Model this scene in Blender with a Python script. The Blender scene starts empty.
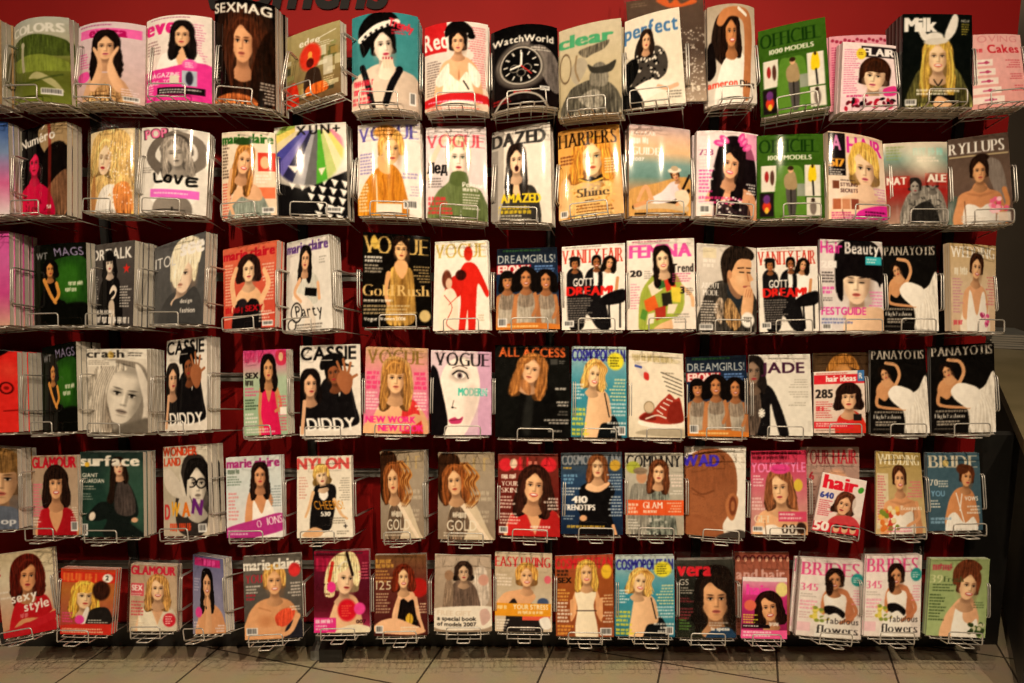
import bpy, bmesh, math, random
import numpy as np
from mathutils import Vector, Matrix

# ------------------------------------------------------------------ camera, world, lights, exposure
S = bpy.context.scene
COL = S.collection
FPX, PITCH, CAMY, CAMZ = 760.0, math.radians(9.5), -2.58, 1.565      # focal length in pixels of a 1024 wide frame
cam_d = bpy.data.cameras.new('camera'); cam_d.sensor_width = 36.0; cam_d.lens = 36.0 * FPX / 1024
cam_d.clip_start = 0.05
cam = bpy.data.objects.new('camera', cam_d); COL.objects.link(cam)
cam.location = (0, CAMY, CAMZ); cam.rotation_euler = (math.pi / 2 - PITCH, 0, 0)
S.camera = cam
S.view_settings.view_transform = 'Standard'; S.view_settings.look = 'None'
S.view_settings.gamma = 1.0; S.view_settings.use_curve_mapping = False
S.view_settings.exposure = -0.6
w = bpy.data.worlds.new('shop_ambience'); S.world = w; w.use_nodes = True
w.node_tree.nodes['Background'].inputs[0].default_value = (1.0, 0.72, 0.48, 1)
w.node_tree.nodes['Background'].inputs[1].default_value = 0.022

def spot(name, loc, target, power, size_deg, blend, radius, col):
    d = bpy.data.lights.new(name, 'SPOT'); d.energy = power; d.spot_size = math.radians(size_deg)
    d.spot_blend = blend; d.shadow_soft_size = radius; d.color = col
    o = bpy.data.objects.new(name, d); COL.objects.link(o); o.location = loc
    o.rotation_euler = (Vector(target) - Vector(loc)).to_track_quat('-Z', 'Y').to_euler()
    return o
WARM = (1.0, 0.79, 0.55)
for (lx, tx, pw) in ((-1.9, -1.35, 150), (-0.75, -0.55, 225), (0.4, 0.35, 235), (1.45, 1.1, 190)):
    spot('ceiling_spot', (lx, -2.45, 3.2), (tx, -0.1, 0.75), pw * 1.12, 84, 0.85, 0.035, WARM)
for lx in (-2.2, 0.0, 2.2):                                   # added lamps behind the camera: floor bounce for the page undersides
    spot('added_downlight', (lx, -3.6, 3.3), (lx, -3.0, 0), 130, 110, 0.7, 0.06, WARM)
spot('added_downlight', (2.9, 1.3, 3.2), (2.7, 1.5, 0), 40, 120, 0.8, 0.06, WARM)          # added lamp, brightens far wall and counter top beyond the rack
spot('added_wall_light', (3.4, 2.15, 3.35), (3.4, 2.6, 2.55), 14, 100, 0.8, 0.05, WARM)  # added lamp that lifts the top of the far wall
# ------------------------------------------------------------------ printing press: covers are drawn on a small raster and stored as mesh colours
PW, PH, PS = 200, 270, 2.0            # raster size, pixels per cover unit (a cover is 100 x 135 units)
YY, XX = np.mgrid[0:PH, 0:PW].astype(np.float32)
XX = (XX + .5) / PS; YY = (YY + .5) / PS
_rg = np.random.RandomState(5)
def _smooth(a, k, ax):
    if k < 1: return a
    p = [(0, 0)] * a.ndim; p[ax] = (k, k + 1)
    c = np.cumsum(np.pad(a, p, mode='edge'), axis=ax)
    n = 2 * k + 1; sl = [slice(None)] * a.ndim; s2 = list(sl)
    sl[ax] = slice(n, n + a.shape[ax]); s2[ax] = slice(0, a.shape[ax])
    return (c[tuple(sl)] - c[tuple(s2)]) / n
STR = _smooth(_smooth(_rg.rand(PH, PW), 14, 0), 1, 1); STR = (STR - STR.mean()) / STR.std()
BLO = _smooth(_smooth(_rg.rand(PH, PW), 6, 0), 6, 1); BLO = (BLO - BLO.mean()) / BLO.std()
GRN = _rg.randn(PH, PW)
CV = np.zeros((PH, PW, 3), np.float32)
def hx(c):
    if not isinstance(c, str): return np.array(c, np.float32)
    if len(c) == 3: c = c[0] * 2 + c[1] * 2 + c[2] * 2
    return np.array([int(c[i:i + 2], 16) / 255 for i in (0, 2, 4)], np.float32)
def mul(c, k): return np.clip(hx(c) * k, 0, 1)
def put(m, col, a=1, tex=0, g=0, bb=None):
    c = hx(col)[None, None, :]
    ys, xs = np.nonzero(m > .003)
    if len(ys) == 0: return
    sl = (slice(ys.min(), ys.max() + 1), slice(xs.min(), xs.max() + 1))
    mm = m[sl][..., None] * a
    k = np.ones(m[sl].shape, np.float32)
    if tex: k = k * (1 + .6 * tex * STR[sl])
    if g:
        w_ = max(1, xs.max() - xs.min())
        k = k * (1.07 - g * .4 * (np.arange(k.shape[1])[None, :] / w_) ** 1.3)
    CV[sl] = CV[sl] * (1 - mm) + np.clip(c * k[..., None], 0, 1) * mm
def B(*cols):
    n = len(cols)
    if n == 1: CV[:] = hx(cols[0]); return
    t = YY[:, :1] / 135 * (n - 1)
    o = np.zeros((PH, 1, 3), np.float32)
    for i, c in enumerate(cols): o += np.clip(1 - np.abs(t - i), 0, 1)[..., None] * hx(c)
    CV[:] = o
def cr(pts, n=6, closed=True):
    p = np.array(pts, np.float32).reshape(-1, 2)
    if closed: q = np.vstack([p[-1:], p, p[:2]])
    else: q = np.vstack([2 * p[:1] - p[1:2], p, 2 * p[-1:] - p[-2:-1]])
    out = []
    for i in range(1, len(q) - 2):
        a, b, c, d = q[i - 1], q[i], q[i + 1], q[i + 2]
        for t in np.linspace(0, 1, n, endpoint=False):
            out.append(.5 * (2 * b + (c - a) * t + (2 * a - 5 * b + 4 * c - d) * t * t + (3 * b - a - 3 * c + d) * t ** 3))
    if not closed: out.append(p[-1])
    return np.array(out)
def pmask(p):
    m = np.zeros((PH, PW), bool)
    x0, y0 = np.floor(p.min(0) * PS).astype(int); x1, y1 = np.ceil(p.max(0) * PS).astype(int)
    x0, y0 = max(0, x0), max(0, y0); x1, y1 = min(PW, x1 + 1), min(PH, y1 + 1)
    if x1 <= x0 or y1 <= y0: return m.astype(np.float32)
    X = XX[y0:y1, x0:x1]; Y = YY[y0:y1, x0:x1]; mm = np.zeros(X.shape, bool)
    for i in range(len(p)):
        ax, ay = p[i]; bx, by = p[(i + 1) % len(p)]
        if ay == by: continue
        mm ^= ((Y < ay) != (Y < by)) & (X < (bx - ax) * (Y - ay) / (by - ay) + ax)
    m[y0:y1, x0:x1] = mm
    return m.astype(np.float32)
def P(col, *pts, s=1, f=.4, a=1, tex=0, g=0, wv=0):
    p = np.array(pts, np.float32).reshape(-1, 2)
    q = cr(p) if s else p
    if wv: q = np.stack([q[:, 0] + wv * np.sin(q[:, 1] * 2.2 / wv ** .5 + p[0, 0]) * np.clip((q[:, 1] - q[:, 1].min()) / (np.ptp(q[:, 1]) + 1e-3) * 2, .2, 1), q[:, 1]], 1)
    m = pmask(q)
    k = int(round(f * PS))
    if k: m = _smooth(_smooth(m, k, 0), k, 1)
    put(m, col, a, tex, g)
def E(col, x, y, rx, ry, rot=0, f=.25, a=1, tex=0):
    c_, s_ = math.cos(math.radians(rot)), math.sin(math.radians(rot))
    dx, dy = XX - x, YY - y
    r = np.sqrt(((dx * c_ + dy * s_) / rx) ** 2 + ((-dx * s_ + dy * c_) / ry) ** 2)
    put(np.clip((1 + f / 2 - r) / max(f, .02), 0, 1), col, a, tex)
def RING(col, x, y, rx, ry, w_, a=1):
    r = np.sqrt(((XX - x) / rx) ** 2 + ((YY - y) / ry) ** 2)
    put(np.clip(1.5 - np.abs(r - 1) * rx / w_ * 1.5, 0, 1), col, a)
def L(col, w_, *pts, w2=None, a=1, s=1, f=.4, g=0):
    p = np.array(pts, np.float32).reshape(-1, 2)
    if s and len(p) > 2: p = cr(p, 5, False)
    n = len(p) - 1; w2 = w_ if w2 is None else w2
    m = np.zeros((PH, PW), np.float32)
    for i in range(n):
        A, D = p[i], p[i + 1] - p[i]
        dd = float(D @ D) or 1e-6
        t = np.clip(((XX - A[0]) * D[0] + (YY - A[1]) * D[1]) / dd, 0, 1)
        wd = (w_ + (w2 - w_) * (i + t) / n) / 2
        d = np.hypot(XX - A[0] - t * D[0], YY - A[1] - t * D[1])
        m = np.maximum(m, np.clip((wd - d) / max(f, .1) + .5, 0, 1))
    put(m, col, a, 0, g)
def R(col, x, y, w_, h, a=1, tex=0, rot=0):
    if rot:
        c_, s_ = math.cos(math.radians(rot)), math.sin(math.radians(rot))
        q = [(0, 0), (w_, 0), (w_, h), (0, h)]
        P(col, *[v for (u, t) in q for v in (x + u * c_ - t * s_, y + u * s_ + t * c_)], s=0, f=0, a=a); return
    m = np.clip(np.minimum(np.minimum(XX - x, x + w_ - XX), np.minimum(YY - y, y + h - YY)) * PS + .5, 0, 1)
    put(m, col, a, tex)
# ---- lettering
GL, GH = {}, 48
def _glyph_raw(ch):
    cu = bpy.data.curves.new('glyph', 'FONT'); cu.body = ch; cu.resolution_u = 4
    ob = bpy.data.objects.new('glyph', cu); COL.objects.link(ob)
    dg = bpy.context.evaluated_depsgraph_get()
    me = ob.evaluated_get(dg).to_mesh(); me.calc_loop_triangles()
    v = np.array([q.co[:2] for q in me.vertices], np.float32); t = [tuple(q.vertices) for q in me.loop_triangles]
    ob.evaluated_get(dg).to_mesh_clear(); bpy.data.objects.remove(ob); bpy.data.curves.remove(cu)
    return v, t
CAPH = None
def glyph(ch, st):
    global CAPH
    if (ch, st) in GL: return GL[(ch, st)]
    if CAPH is None: CAPH = float(_glyph_raw('H')[0][:, 1].max())
    if (ch, '') not in GL:
        v, t = _glyph_raw(ch)
        if len(v) == 0: GL[(ch, '')] = None
        else:
            v = v / CAPH * GH; x0 = v[:, 0].min(); v[:, 0] -= x0 - 8; W_ = int(v[:, 0].max()) + 10
            Hh = int(GH * 1.75); m = np.zeros((Hh, W_), np.float32); v[:, 1] = GH * 1.35 - v[:, 1]
            yy, xx = np.mgrid[0:Hh, 0:W_] + .5
            for (a, b, c) in t:
                A, Bv, C = v[a], v[b], v[c]
                d = (Bv[1] - C[1]) * (A[0] - C[0]) + (C[0] - Bv[0]) * (A[1] - C[1])
                if abs(d) < 1e-6: continue
                l1 = ((Bv[1] - C[1]) * (xx - C[0]) + (C[0] - Bv[0]) * (yy - C[1])) / d
                l2 = ((C[1] - A[1]) * (xx - C[0]) + (A[0] - C[0]) * (yy - C[1])) / d
                m[(l1 >= -.001) & (l2 >= -.001) & (l1 + l2 <= 1.001)] = 1
            GL[(ch, '')] = m
    m = GL[(ch, '')]
    if m is not None and st:
        def sh(a, dx, dy): return np.roll(np.roll(a, dx, 1), dy, 0)
        if 'd' in st:                                        # high-contrast serif face
            er = m.copy()
            for k in (-2, -1, 1, 2): er = np.minimum(er, sh(m, 0, k))
            o = er.copy()
            for k in (-2, -1, 1, 2): o = np.maximum(o, sh(er, k, 0))
            base, cap = int(GH * 1.35) - 2, int(GH * .35) + 2
            for r0 in (base - 2, cap - 1):
                b = o[r0:r0 + 4].copy(); q = b.copy()
                for k in range(-4, 5): q = np.maximum(q, np.roll(b, k, 1))
                o[r0:r0 + 4] = q
            m = o
        if 'b' in st:
            o = m.copy()
            for k in (-2, -1, 1, 2): o = np.maximum(o, sh(m, k, 0))
            for k in (-1, 1): o = np.maximum(o, sh(o, 0, k))
            m = o
        if 'x' in st:
            o = m.copy()
            for k in range(-4, 5): o = np.maximum(o, sh(m, k, 0))
            for k in (-1, 1): o = np.maximum(o, sh(o, 0, k))
            m = o
    GL[(ch, st)] = m
    return m
def T(txt, x, y, h, col, w=None, st='b', a=1, sl=0, rot=0, gap=.1):
    """letters with cap height h from left x, cap line y; w fits the whole word; sl slants; rot turns (degrees, clockwise)"""
    gs = [glyph(ch, st) if ch != ' ' else None for ch in txt]
    adv = [(.32 if q is None else (q.shape[1] - 14) / GH + gap) for q in gs]
    tot = sum(adv); k = 1.0 if w is None else w / (tot * h)
    m = np.zeros((PH, PW), np.float32)
    c_, s_ = math.cos(math.radians(rot)), math.sin(math.radians(rot))
    cx = 0
    for q, ad in zip(gs, adv):
        if q is not None:
            for (ox, oy) in ((-.25, -.25), (.25, -.25), (-.25, .25), (.25, .25)):
                X = XX + ox / PS - x; Y = YY + oy / PS - y
                X, Y = X * c_ + Y * s_, -X * s_ + Y * c_
                X = X + (Y - h) * sl
                gx = ((X / k - cx * h) / h * GH + 8).astype(int); gy = (Y / h * GH + GH * .35).astype(int)
                ok = (gx >= 0) & (gx < q.shape[1]) & (gy >= 0) & (gy < q.shape[0])
                m[ok] = np.minimum(1, m[ok] + .25 * q[gy[ok], gx[ok]])
        cx += ad
    put(m, col, a)
def rq(i, a, n): return int((math.sin(i * 12.9898 + a * 3.1) * 43758.5453) % 1 * n)
def K(x, y, w_, n, col, h=1.5, d=3.1, seed=1, a=.85, al=0):
    """lines of print too small to read"""
    rr = random.Random(seed * 77 + n + int(x * 7 + y * 13))
    for i in range(n):
        lw = w_ * rr.uniform(.6, 1); xx = x + (w_ - lw if al else 0); e = xx + lw
        while xx < e - .4:
            ww = min(rr.uniform(2.2, 5.5) * max(1, h / 3), e - xx)
            R(col, xx, y + i * d, ww, h, a * .6)
            c = xx
            while c < xx + ww - .3:                 # letter stems
                lw2 = max(.45, h * .2); R(col, c, y + i * d - (h * .2 if rr.random() < .2 else 0), lw2, h * rr.choice((1, 1, .8, 1.15)), a)
                if rr.random() < .5: R(col, c, y + i * d + rr.choice((0, h * .4, h * .8)), lw2 * 2, h * .22, a)
                c += lw2 * rr.uniform(1.7, 2.6)
            xx += ww + max(.9, h * .35)
def BAR(x, y, w_=14, h=9):
    R('eee', x, y, w_, h)
    for i in range(int(w_) - 3): R('222', x + 1.5 + i, y + 1.2, .3 + .35 * ((i * 7) % 3 > 0), h - 3.5)
# ---- photographs of people
def H(x, y, s, sk='e2ac8a', ha='2a1a14', l=1.0, v=1.0, fr=0, t=0, r=0, lip='b03040', sm=0, p=0, nk=1, eye='1a1210', hb=1, ht=1, cl=0):
    c_, s_ = math.cos(math.radians(r)), math.sin(math.radians(r))
    def q(*a): 
        o = []
        for i in range(0, len(a), 2): o += [x + s * (a[i] * c_ - a[i + 1] * s_), y + s * (a[i] * s_ + a[i + 1] * c_)]
        return o
    def e(col, ex, ey, rx, ry, f=.4, a=1, ro=0):
        E(col, *q(ex, ey), rx * s, ry * s, r + ro, f, a)
    hd, hl, sd = mul(ha, .6), mul(ha, 1.5), mul(sk, .58)
    wv = .022 * s if l > .45 else .008 * s
    rr = random.Random(int(x * 13 + y * 7))
    if hb:
        if l > .45:
            P(hd, *q(-.40 * v, -.25, -.47 * v, .15, -.54 * v, l * .65, -.46 * v, l, -.2, l * .9, 0, .5, .2, l * .93, .42 * v, l * .96, .53 * v, l * .6, .47 * v, .15, .40 * v, -.25, 0, -.5), tex=.2, wv=wv)
        else: P(hd, *q(-.4 * v, -.3, -.43 * v, .1, -.36 * v, l, .36 * v, l, .43 * v, .1, .4 * v, -.3, 0, -.5), tex=.2)
    if nk:
        P(mul(sk, .84), *q(-.17, .2, -.17, .55, -.32, .8, 0, .95, .32, .8, .17, .55, .17, .2), g=.6)
        e(sd, .02, .5, .18, .11, 1, .75)
    P(sk, *q(0, .5, .15, .43, .27, .22, .32, -.04, .30, -.3, .15, -.46, -.15, -.46, -.30, -.3, -.32, -.04, -.27, .22, -.15, .43), g=.5)
    e(sd, .28 - .08 * t, .12, .1, .42, 1.2, .6); e(mul(sk, 1.16), -.1 + .12 * t, .06, .17, .2, 1.6, .5); e(mul(sk, 1.16), -.04 + .1 * t, -.25, .18, .1, 1.4, .45)
    e(mul(sk, .76), -.26, .22, .09, .2, 1.2, .4); e(sd, 0, -.42, .3, .09, 1.2, .5)
    d = .15 * t
    for sg in (-1, 1):
        k = .92 - .3 * (sg * t > 0) * abs(t)
        ex = sg * .14 * k + d
        e(sd, ex, -.02, .1 * k, .06, 1, .65)
        if cl: e(mul(ha, .6), ex, .02, .07 * k, .014, .5)
        else:
            e('e0d8d0', ex, .004, .056 * k, .022, .5, .75); e(eye, ex, .002, .028, .028, .5); e('0c0808', ex, -.022, .07 * k, .014, .7, .9)
        e(mul(ha, .55), ex, -.088, .085 * k, .014, .8, .7, -5 * sg)
    e(sd, d * 1.4 + .04, .08, .024, .11, 1, .5); e(sd, d * 1.6, .175, .055, .018, .9, .7)
    e(mul(sk, 1.2), d * 1.5 - .012, .08, .018, .1, 1, .5)
    if sm:
        e(lip, d * 1.1, .285, .125, .055, .3); e('f2ece4', d * 1.1, .278, .098, .028, .3)
    else:
        e(lip, d * 1.1, .285, .095, .04, .4, .9); e(mul(lip, .5), d * 1.1, .282, .085, .009, .6)
    e(sd, d, .355, .07, .018, 1, .4)
    if ht:
        if fr: P(ha, *q(-.40 * v, .12, -.44 * v, -.25, -.27, -.54, 0, -.61, .27, -.54, .44 * v, -.25, .40 * v, .12, .31, .05, .28, -.14, .1, -.11, -.1, -.13, -.28, -.08, -.31, .05), tex=.3)
        else: P(ha, *q(-.41 * v, .2, -.45 * v, -.22, -.28, -.54, 0, -.61, .28, -.54, .45 * v, -.22, .41 * v, .2, .28, .12, .26, -.1, .14 + p, -.25, p, -.37, -.14 + p, -.25, -.26, -.1, -.28, .12), tex=.3)
        L(hl, .06 * s, *q(-.32, -.3, -.12, -.52, .12, -.5), a=.5, f=1.2)
        if l > .5:
            for sg in (-1, 1):
                P(ha, *q(sg * .27, -.12, sg * .43 * v, 0, sg * .52 * v, l * .6, sg * .42 * v, l * .98, sg * .26, l * .75, sg * .27, .25), tex=.3, wv=wv)
                for i in range(5):
                    u = rr.uniform(.34, .47) * v
                    L(hl if i % 2 else hd, .026 * s, *q(sg * u * .85, -.2, sg * u, .1, sg * (u + rr.uniform(-.06, .08)), l * .5, sg * (u + rr.uniform(-.1, .04)), l * .9), a=.5, f=.8)
def BU(x, y, s, sk='e2ac8a', dr='222', kind='strap', w_=1.0, bot=140, tex=0):
    """shoulders and clothes below a head centred at x, y"""
    q = lambda *a: [(x + s * a[i] * w_) if i % 2 == 0 else (y + s * a[i]) for i in range(len(a))]
    b = (bot - y) / s
    P(sk, *q(-.2, .5, -.4, .76, -.8, .9, -.98, 1.2, -1.02, b, 1.02, b, .98, 1.2, .8, .9, .4, .76, .2, .5), g=.5)
    E(mul(sk, .75), x - .25 * s, y + .95 * s, .3 * s, .05 * s, 12, 1, .5); E(mul(sk, .75), x + .25 * s, y + .95 * s, .3 * s, .05 * s, -12, 1, .5)
    if kind == 'strap':
        P(dr, *q(-.6, 1.3, -.3, 1.5, 0, 1.62, .3, 1.5, .6, 1.3, .66, 1.6, .6, b, -.6, b, -.66, 1.6), g=.5, tex=tex)
        L(dr, .07 * s, *q(-.5, .82, -.52, 1.4)); L(dr, .07 * s, *q(.5, .82, .52, 1.4))
    elif kind == 'less':
        P(dr, *q(-.66, 1.42, -.3, 1.36, 0, 1.5, .3, 1.36, .66, 1.42, .64, b, -.64, b), g=.5, tex=tex)
        L(mul(sk, .6), .035 * s, *q(-.68, 1.2, -.62, b)); L(mul(sk, .6), .035 * s, *q(.68, 1.2, .62, b))
    elif kind == 'v':
        P(dr, *q(-.42, .76, -.82, .9, -1.0, 1.25, -1.04, b, 1.04, b, 1.0, 1.25, .82, .9, .42, .76, .2, 1.2, 0, 1.7, -.2, 1.2), s=0, f=1, g=.5, tex=tex)
    elif kind == 'tee':
        P(dr, *q(-.3, .74, -.82, .88, -1.02, 1.25, -1.04, b, 1.04, b, 1.02, 1.25, .82, .88, .3, .74, 0, .98), g=.5, tex=tex)
    elif kind == 'high':
        P(dr, *q(-.2, .55, -.3, .74, -.82, .88, -1.02, 1.25, -1.04, b, 1.04, b, 1.02, 1.25, .82, .88, .3, .74, .2, .55), g=.5, tex=tex)
    elif kind == 'off':
        P(dr, *q(-.95, 1.1, -.5, 1.25, 0, 1.45, .5, 1.25, .95, 1.1, 1.04, b, -1.04, b), g=.5, tex=tex)
# ------------------------------------------------------------------ the covers
SK, FAIR, TAN, DARK = 'e4b08c', 'f0cdb4', 'c88a60', '7a4a30'
# top row
def a10(): B('a89070', '8a7050'); K(20, 20, 60, 20, '5a4030')
def a11():
    B('aeb2ac', 'a8a894', '6c7436', '5e662a', '707a34')
    P('4c5a26', 0, 40, 20, 30, 50, 27, 85, 32, 100, 40, 100, 60, 0, 62, tex=.2); P('7c8a3c', 10, 66, 60, 60, 98, 70, 98, 84, 20, 86, tex=.12)
    L('aaa68c', 6, 28, 44, 27, 60, 29, 84); E('b8b49c', 28, 42, 4, 5)
    P('a8a67a', 40, 98, 55, 88, 80, 100, 92, 118, 74, 108, 60, 100); L('3c4a20', 3, 5, 96, 40, 104, 90, 90, a=.6)
    T('COLORS', 4, 10, 14, 'dcdcd4', 92, 'x'); BAR(60, 113, 30, 10)
def a12():
    B('d8c6d0', 'd0b8c0', 'c4a8a4'); K(5, 4, 88, 1, 'a0307a', 2); R('f46ab4', 6, 11, 90, 15); T('extra', 24, 9, 16, 'b40e66', 56, 'x'); K(6, 52, 20, 6, 'e0409a', 2, 4.6)
    P('c89c7c', 18, 140, 20, 108, 34, 92, 50, 88, 66, 92, 80, 108, 84, 140, g=.4); P('b08a60', 26, 140, 30, 116, 42, 112, 50, 104, 58, 112, 70, 116, 74, 140, tex=.3)
    for i in range(26): E('5a3a22', 30 + rq(i, 17, 42), 114 + rq(i, 11, 22), 1.2, .9, a=.7)
    H(50, 42, 46, SK, '1c1210', 1.25, 1.0, t=0, lip='d0607a')
    P(SK, 26, 112, 36, 84, 38, 66, 30, 46, 34, 44, 44, 64, 46, 88, 36, 118, g=.3); P(SK, 76, 112, 66, 84, 61, 66, 69, 46, 66, 43, 56, 64, 54, 88, 66, 118, g=.4)
    P('ef52a6', 4, 88, 22, 84, 24, 98, 6, 104); K(72, 112, 22, 4, 'e8d4dc', 2, 4); BAR(74, 124, 20, 8)
def a13():
    B('f2e8e4', 'ecdcd8', 'e8c8d0'); K(10, 3, 84, 1, 'a05080', 1.6); K(72, 14, 22, 16, 'd0609a', 1.6, 4)
    T('eve', 2, 4, 24, 'e22a86', 54, 'x'); K(4, 38, 30, 5, '8a6a70', 2.4, 5)
    P('f0ece8', 20, 140, 26, 72, 44, 58, 62, 52, 82, 60, 92, 80, 94, 140, g=.25); P(SK, 54, 50, 70, 50, 66, 78, 60, 84, 54, 70)
    H(62, 32, 38, SK, '1c1414', 1.05, 1.0, nk=0, t=-.2)
    P('e23c96', 0, 92, 40, 84, 100, 78, 100, 140, 0, 140, f=.3); T('MAGAZINE', 8, 91, 7, 'fbe4f0', 52, 'b'); T('ARE', 8, 103, 6, 'fbe4f0', 20); T('TO', 34, 102, 6, 'fbe4f0', 12)
    E('f060b0', 72, 78, 10, 8); K(66, 75, 13, 3, 'fff', 1.6, 3); R('d8d0c0', 44, 96, 14, 12); R('a8b4c8', 62, 88, 20, 24); E('334', 72, 100, 5, 11); R('1c1216', 24, 114, 68, 11); K(28, 117, 60, 2, 'eee', 2, 4); K(6, 108, 14, 6, 'ffd8ec', 2, 4)
def a14():
    B('0d0908'); P('2a1810', 10, 20, 60, 8, 96, 20, 98, 100, 60, 130, 10, 110, tex=.3)
    P('8a5a3c', 30, 140, 38, 100, 66, 96, 78, 140); P('3a2014', 6, 140, 10, 70, 26, 24, 54, 12, 84, 24, 96, 70, 98, 140, tex=.5); H(54, 54, 56, 'dca07a', '4a2818', 1.25, 1.15, t=-.25, p=-.05, lip='a85a50')
    P('1c0e0a', 0, 60, 14, 50, 22, 80, 40, 140, 0, 140, tex=.4); P('241209', 74, 70, 96, 40, 100, 140, 66, 140, tex=.4)
    T('SEXMAG', 1, 5, 12, 'f2ede4', 97, 'b'); K(2, 84, 14, 8, 'c8c0b8', 1.6, 4); K(78, 104, 20, 7, 'e0d8d0', 1.8, 4, al=1)
    P('b06438', 10, 128, 40, 122, 70, 126, 72, 136, 10, 136, tex=.3)
def a15():
    B('a89e74', '8c8058', '70583c'); 
    for i in range(26): R(['c8c09c', '5c6038', '8c9060', '3c4030', 'd8d4bc', 'a08850'][i % 6], rq(i, 37, 96) - 3, 28 + rq(i, 23, 90), 9 + i % 5 * 2, 8 + i % 4 * 5, a=.8)
    T('edge', 26, 16, 13, 'e8e4d4', 40); L('e8e4d4', 1.6, 62, 22, 92, 14); K(60, 30, 34, 3, 'e8e4d4', 1.6, 3.6)
    E('d83a24', 46, 52, 20, 25, 8); E('f0a050', 46, 48, 4, 6); E('f0a050', 46, 56, 5, 5); E('5a1410', 46, 63, 7, 9)
    P('3a2a20', 36, 120, 38, 84, 50, 74, 64, 82, 66, 124); P('c83018', 0, 100, 20, 94, 24, 140, 0, 140); P('e06a28', 40, 108, 70, 104, 78, 122, 42, 124, tex=.3)
    R('d8d4c4', 70, 60, 16, 34, .7); K(70, 98, 20, 5, 'e8d8b0', 1.8, 4)
def a16():
    B('3f8c94', '458a90', '3a7880')
    P('d8c4b4', -4, 140, 0, 96, 26, 80, 42, 74, 58, 74, 74, 80, 100, 92, 104, 140, g=.5)
    L('121014', 9, 18, 76, 26, 100, 36, 140, a=.95); L('121014', 10, 74, 80, 62, 104, 54, 128); L('3a8088', 2, 22, 90, 30, 114, a=.4)
    H(50, 46, 48, 'ecd6c6', '14100e', .3, .9, t=.35, lip='c02a50', r=-6)
    P('0e0c0c', 14, 40, 12, 22, 24, 6, 46, -2, 66, 2, 76, 16, 72, 26, 46, 30, 26, 44); P('0e0c0c', 14, 42, 20, 62, 32, 46, 24, 40)
    L('f0ece4', 9, 15, 36, 40, 21, 70, 13)
    for i in range(13):
        for j in (0, 1):
            if (i + j) % 2: R('141214', 16 + i * 4.2, 33.2 - i * 1.75 + j * 4, 4.2, 4, rot=-22)
    P('ecd2c0', 44, 92, 48, 74, 52, 66, 58, 68, 62, 64, 66, 74, 68, 84, 58, 96, g=.3); 
    for i in range(4): L('e4c4ae', 3.4, 52 + i * 4, 78, 50 + i * 4.2, 66); E('a02040', 50 + i * 4.2, 65, 1.2, 1.8)
    T('Trendy', 60, 8, 11, 'e03448', 36, 'x', rot=12); K(62, 24, 26, 2, 'e03448', 2.2, 4)
    K(4, 94, 44, 1, 'e4344c', 8); K(4, 106, 46, 1, 'e4344c', 8); K(2, 118, 36, 2, 'e4344c', 4, 6); BAR(88, 110, 9, 18)
def a17():
    B('e4dcd8', 'dccfc8', 'd8c0ac'); K(68, 8, 28, 26, 'd05a6a', 1.7, 3.6, al=1)
    R('c8262c', 0, 0, 36, 46); T('Red', 1, 14, 26, 'f6ece8', 40, 'b', sl=-.15); K(4, 58, 26, 14, '5a4a48', 1.7, 4)
    P('e0ac88', 20, 128, 26, 72, 42, 58, 58, 54, 74, 60, 86, 78, 88, 126, g=.4); P('f2ead8', 30, 140, 36, 82, 54, 92, 70, 80, 80, 140, tex=.08, g=.3); E('b47c58', 55, 84, 1.4, 8, f=1)
    P('f0e8dc', 18, 90, 30, 72, 40, 66, 38, 92, 24, 100, tex=.1); P('f0e8dc', 70, 64, 88, 80, 86, 100, 74, 92, tex=.1); L('2a201c', 2.4, 62, 92, 70, 104)
    H(54, 31, 34, SK, '1c1412', .42, .95, t=-.1, lip='c04050'); P('0e0c0c', 34, 24, 36, 8, 54, -2, 74, 8, 78, 22, 62, 16, 46, 18); E('0e0c0c', 74, 22, 6, 5)
    P('c4282e', 0, 118, 50, 110, 100, 112, 100, 124, 50, 122, 0, 130); K(6, 121, 88, 1, 'fbe', 2, 3); K(4, 128, 88, 2, 'd05048', 2, 4)
def a18():
    B('0b0a0b', '141112', '1a1010'); P('6a6462', 62, 44, 80, 36, 100, 60, 100, 110, 84, 100, tex=.2); P('5a5452', 10, 60, 36, 34, 60, 28, 50, 44, 20, 76, tex=.2)
    E('8c8680', 45, 68, 36, 36); E('2a2624', 45, 68, 32, 32); RING('c4beb6', 45, 68, 30, 30, 1.6); E('0c0b0c', 45, 68, 27, 27)
    for i in range(12):
        a = i * math.pi / 6; L('e8e4dc', 2, 45 + 20 * math.cos(a), 68 + 20 * math.sin(a), 45 + 25 * math.cos(a), 68 + 25 * math.sin(a))
    for (dx, dy) in ((-10, 4), (9, 4), (0, 12)): RING('9a948c', 45 + dx, 68 + dy, 6, 6, .8)
    L('f4f0ea', 3, 45, 68, 46, 48); L('f4f0ea', 3, 45, 68, 30, 72); L('e0302c', 1.4, 45, 68, 60, 82)
    T('WatchWorld', 3, 18, 11, 'e8e4dc', 92, 'b'); K(60, 38, 34, 2, 'd8d4cc', 2, 4); K(34, 108, 34, 1, 'e02a2c', 4); K(4, 118, 26, 2, 'b02428', 3, 5)
    L('a8a29a', 3, 6, 136, 20, 118, 44, 112, 70, 118, 84, 136); BAR(72, 102, 14, 7)
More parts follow.
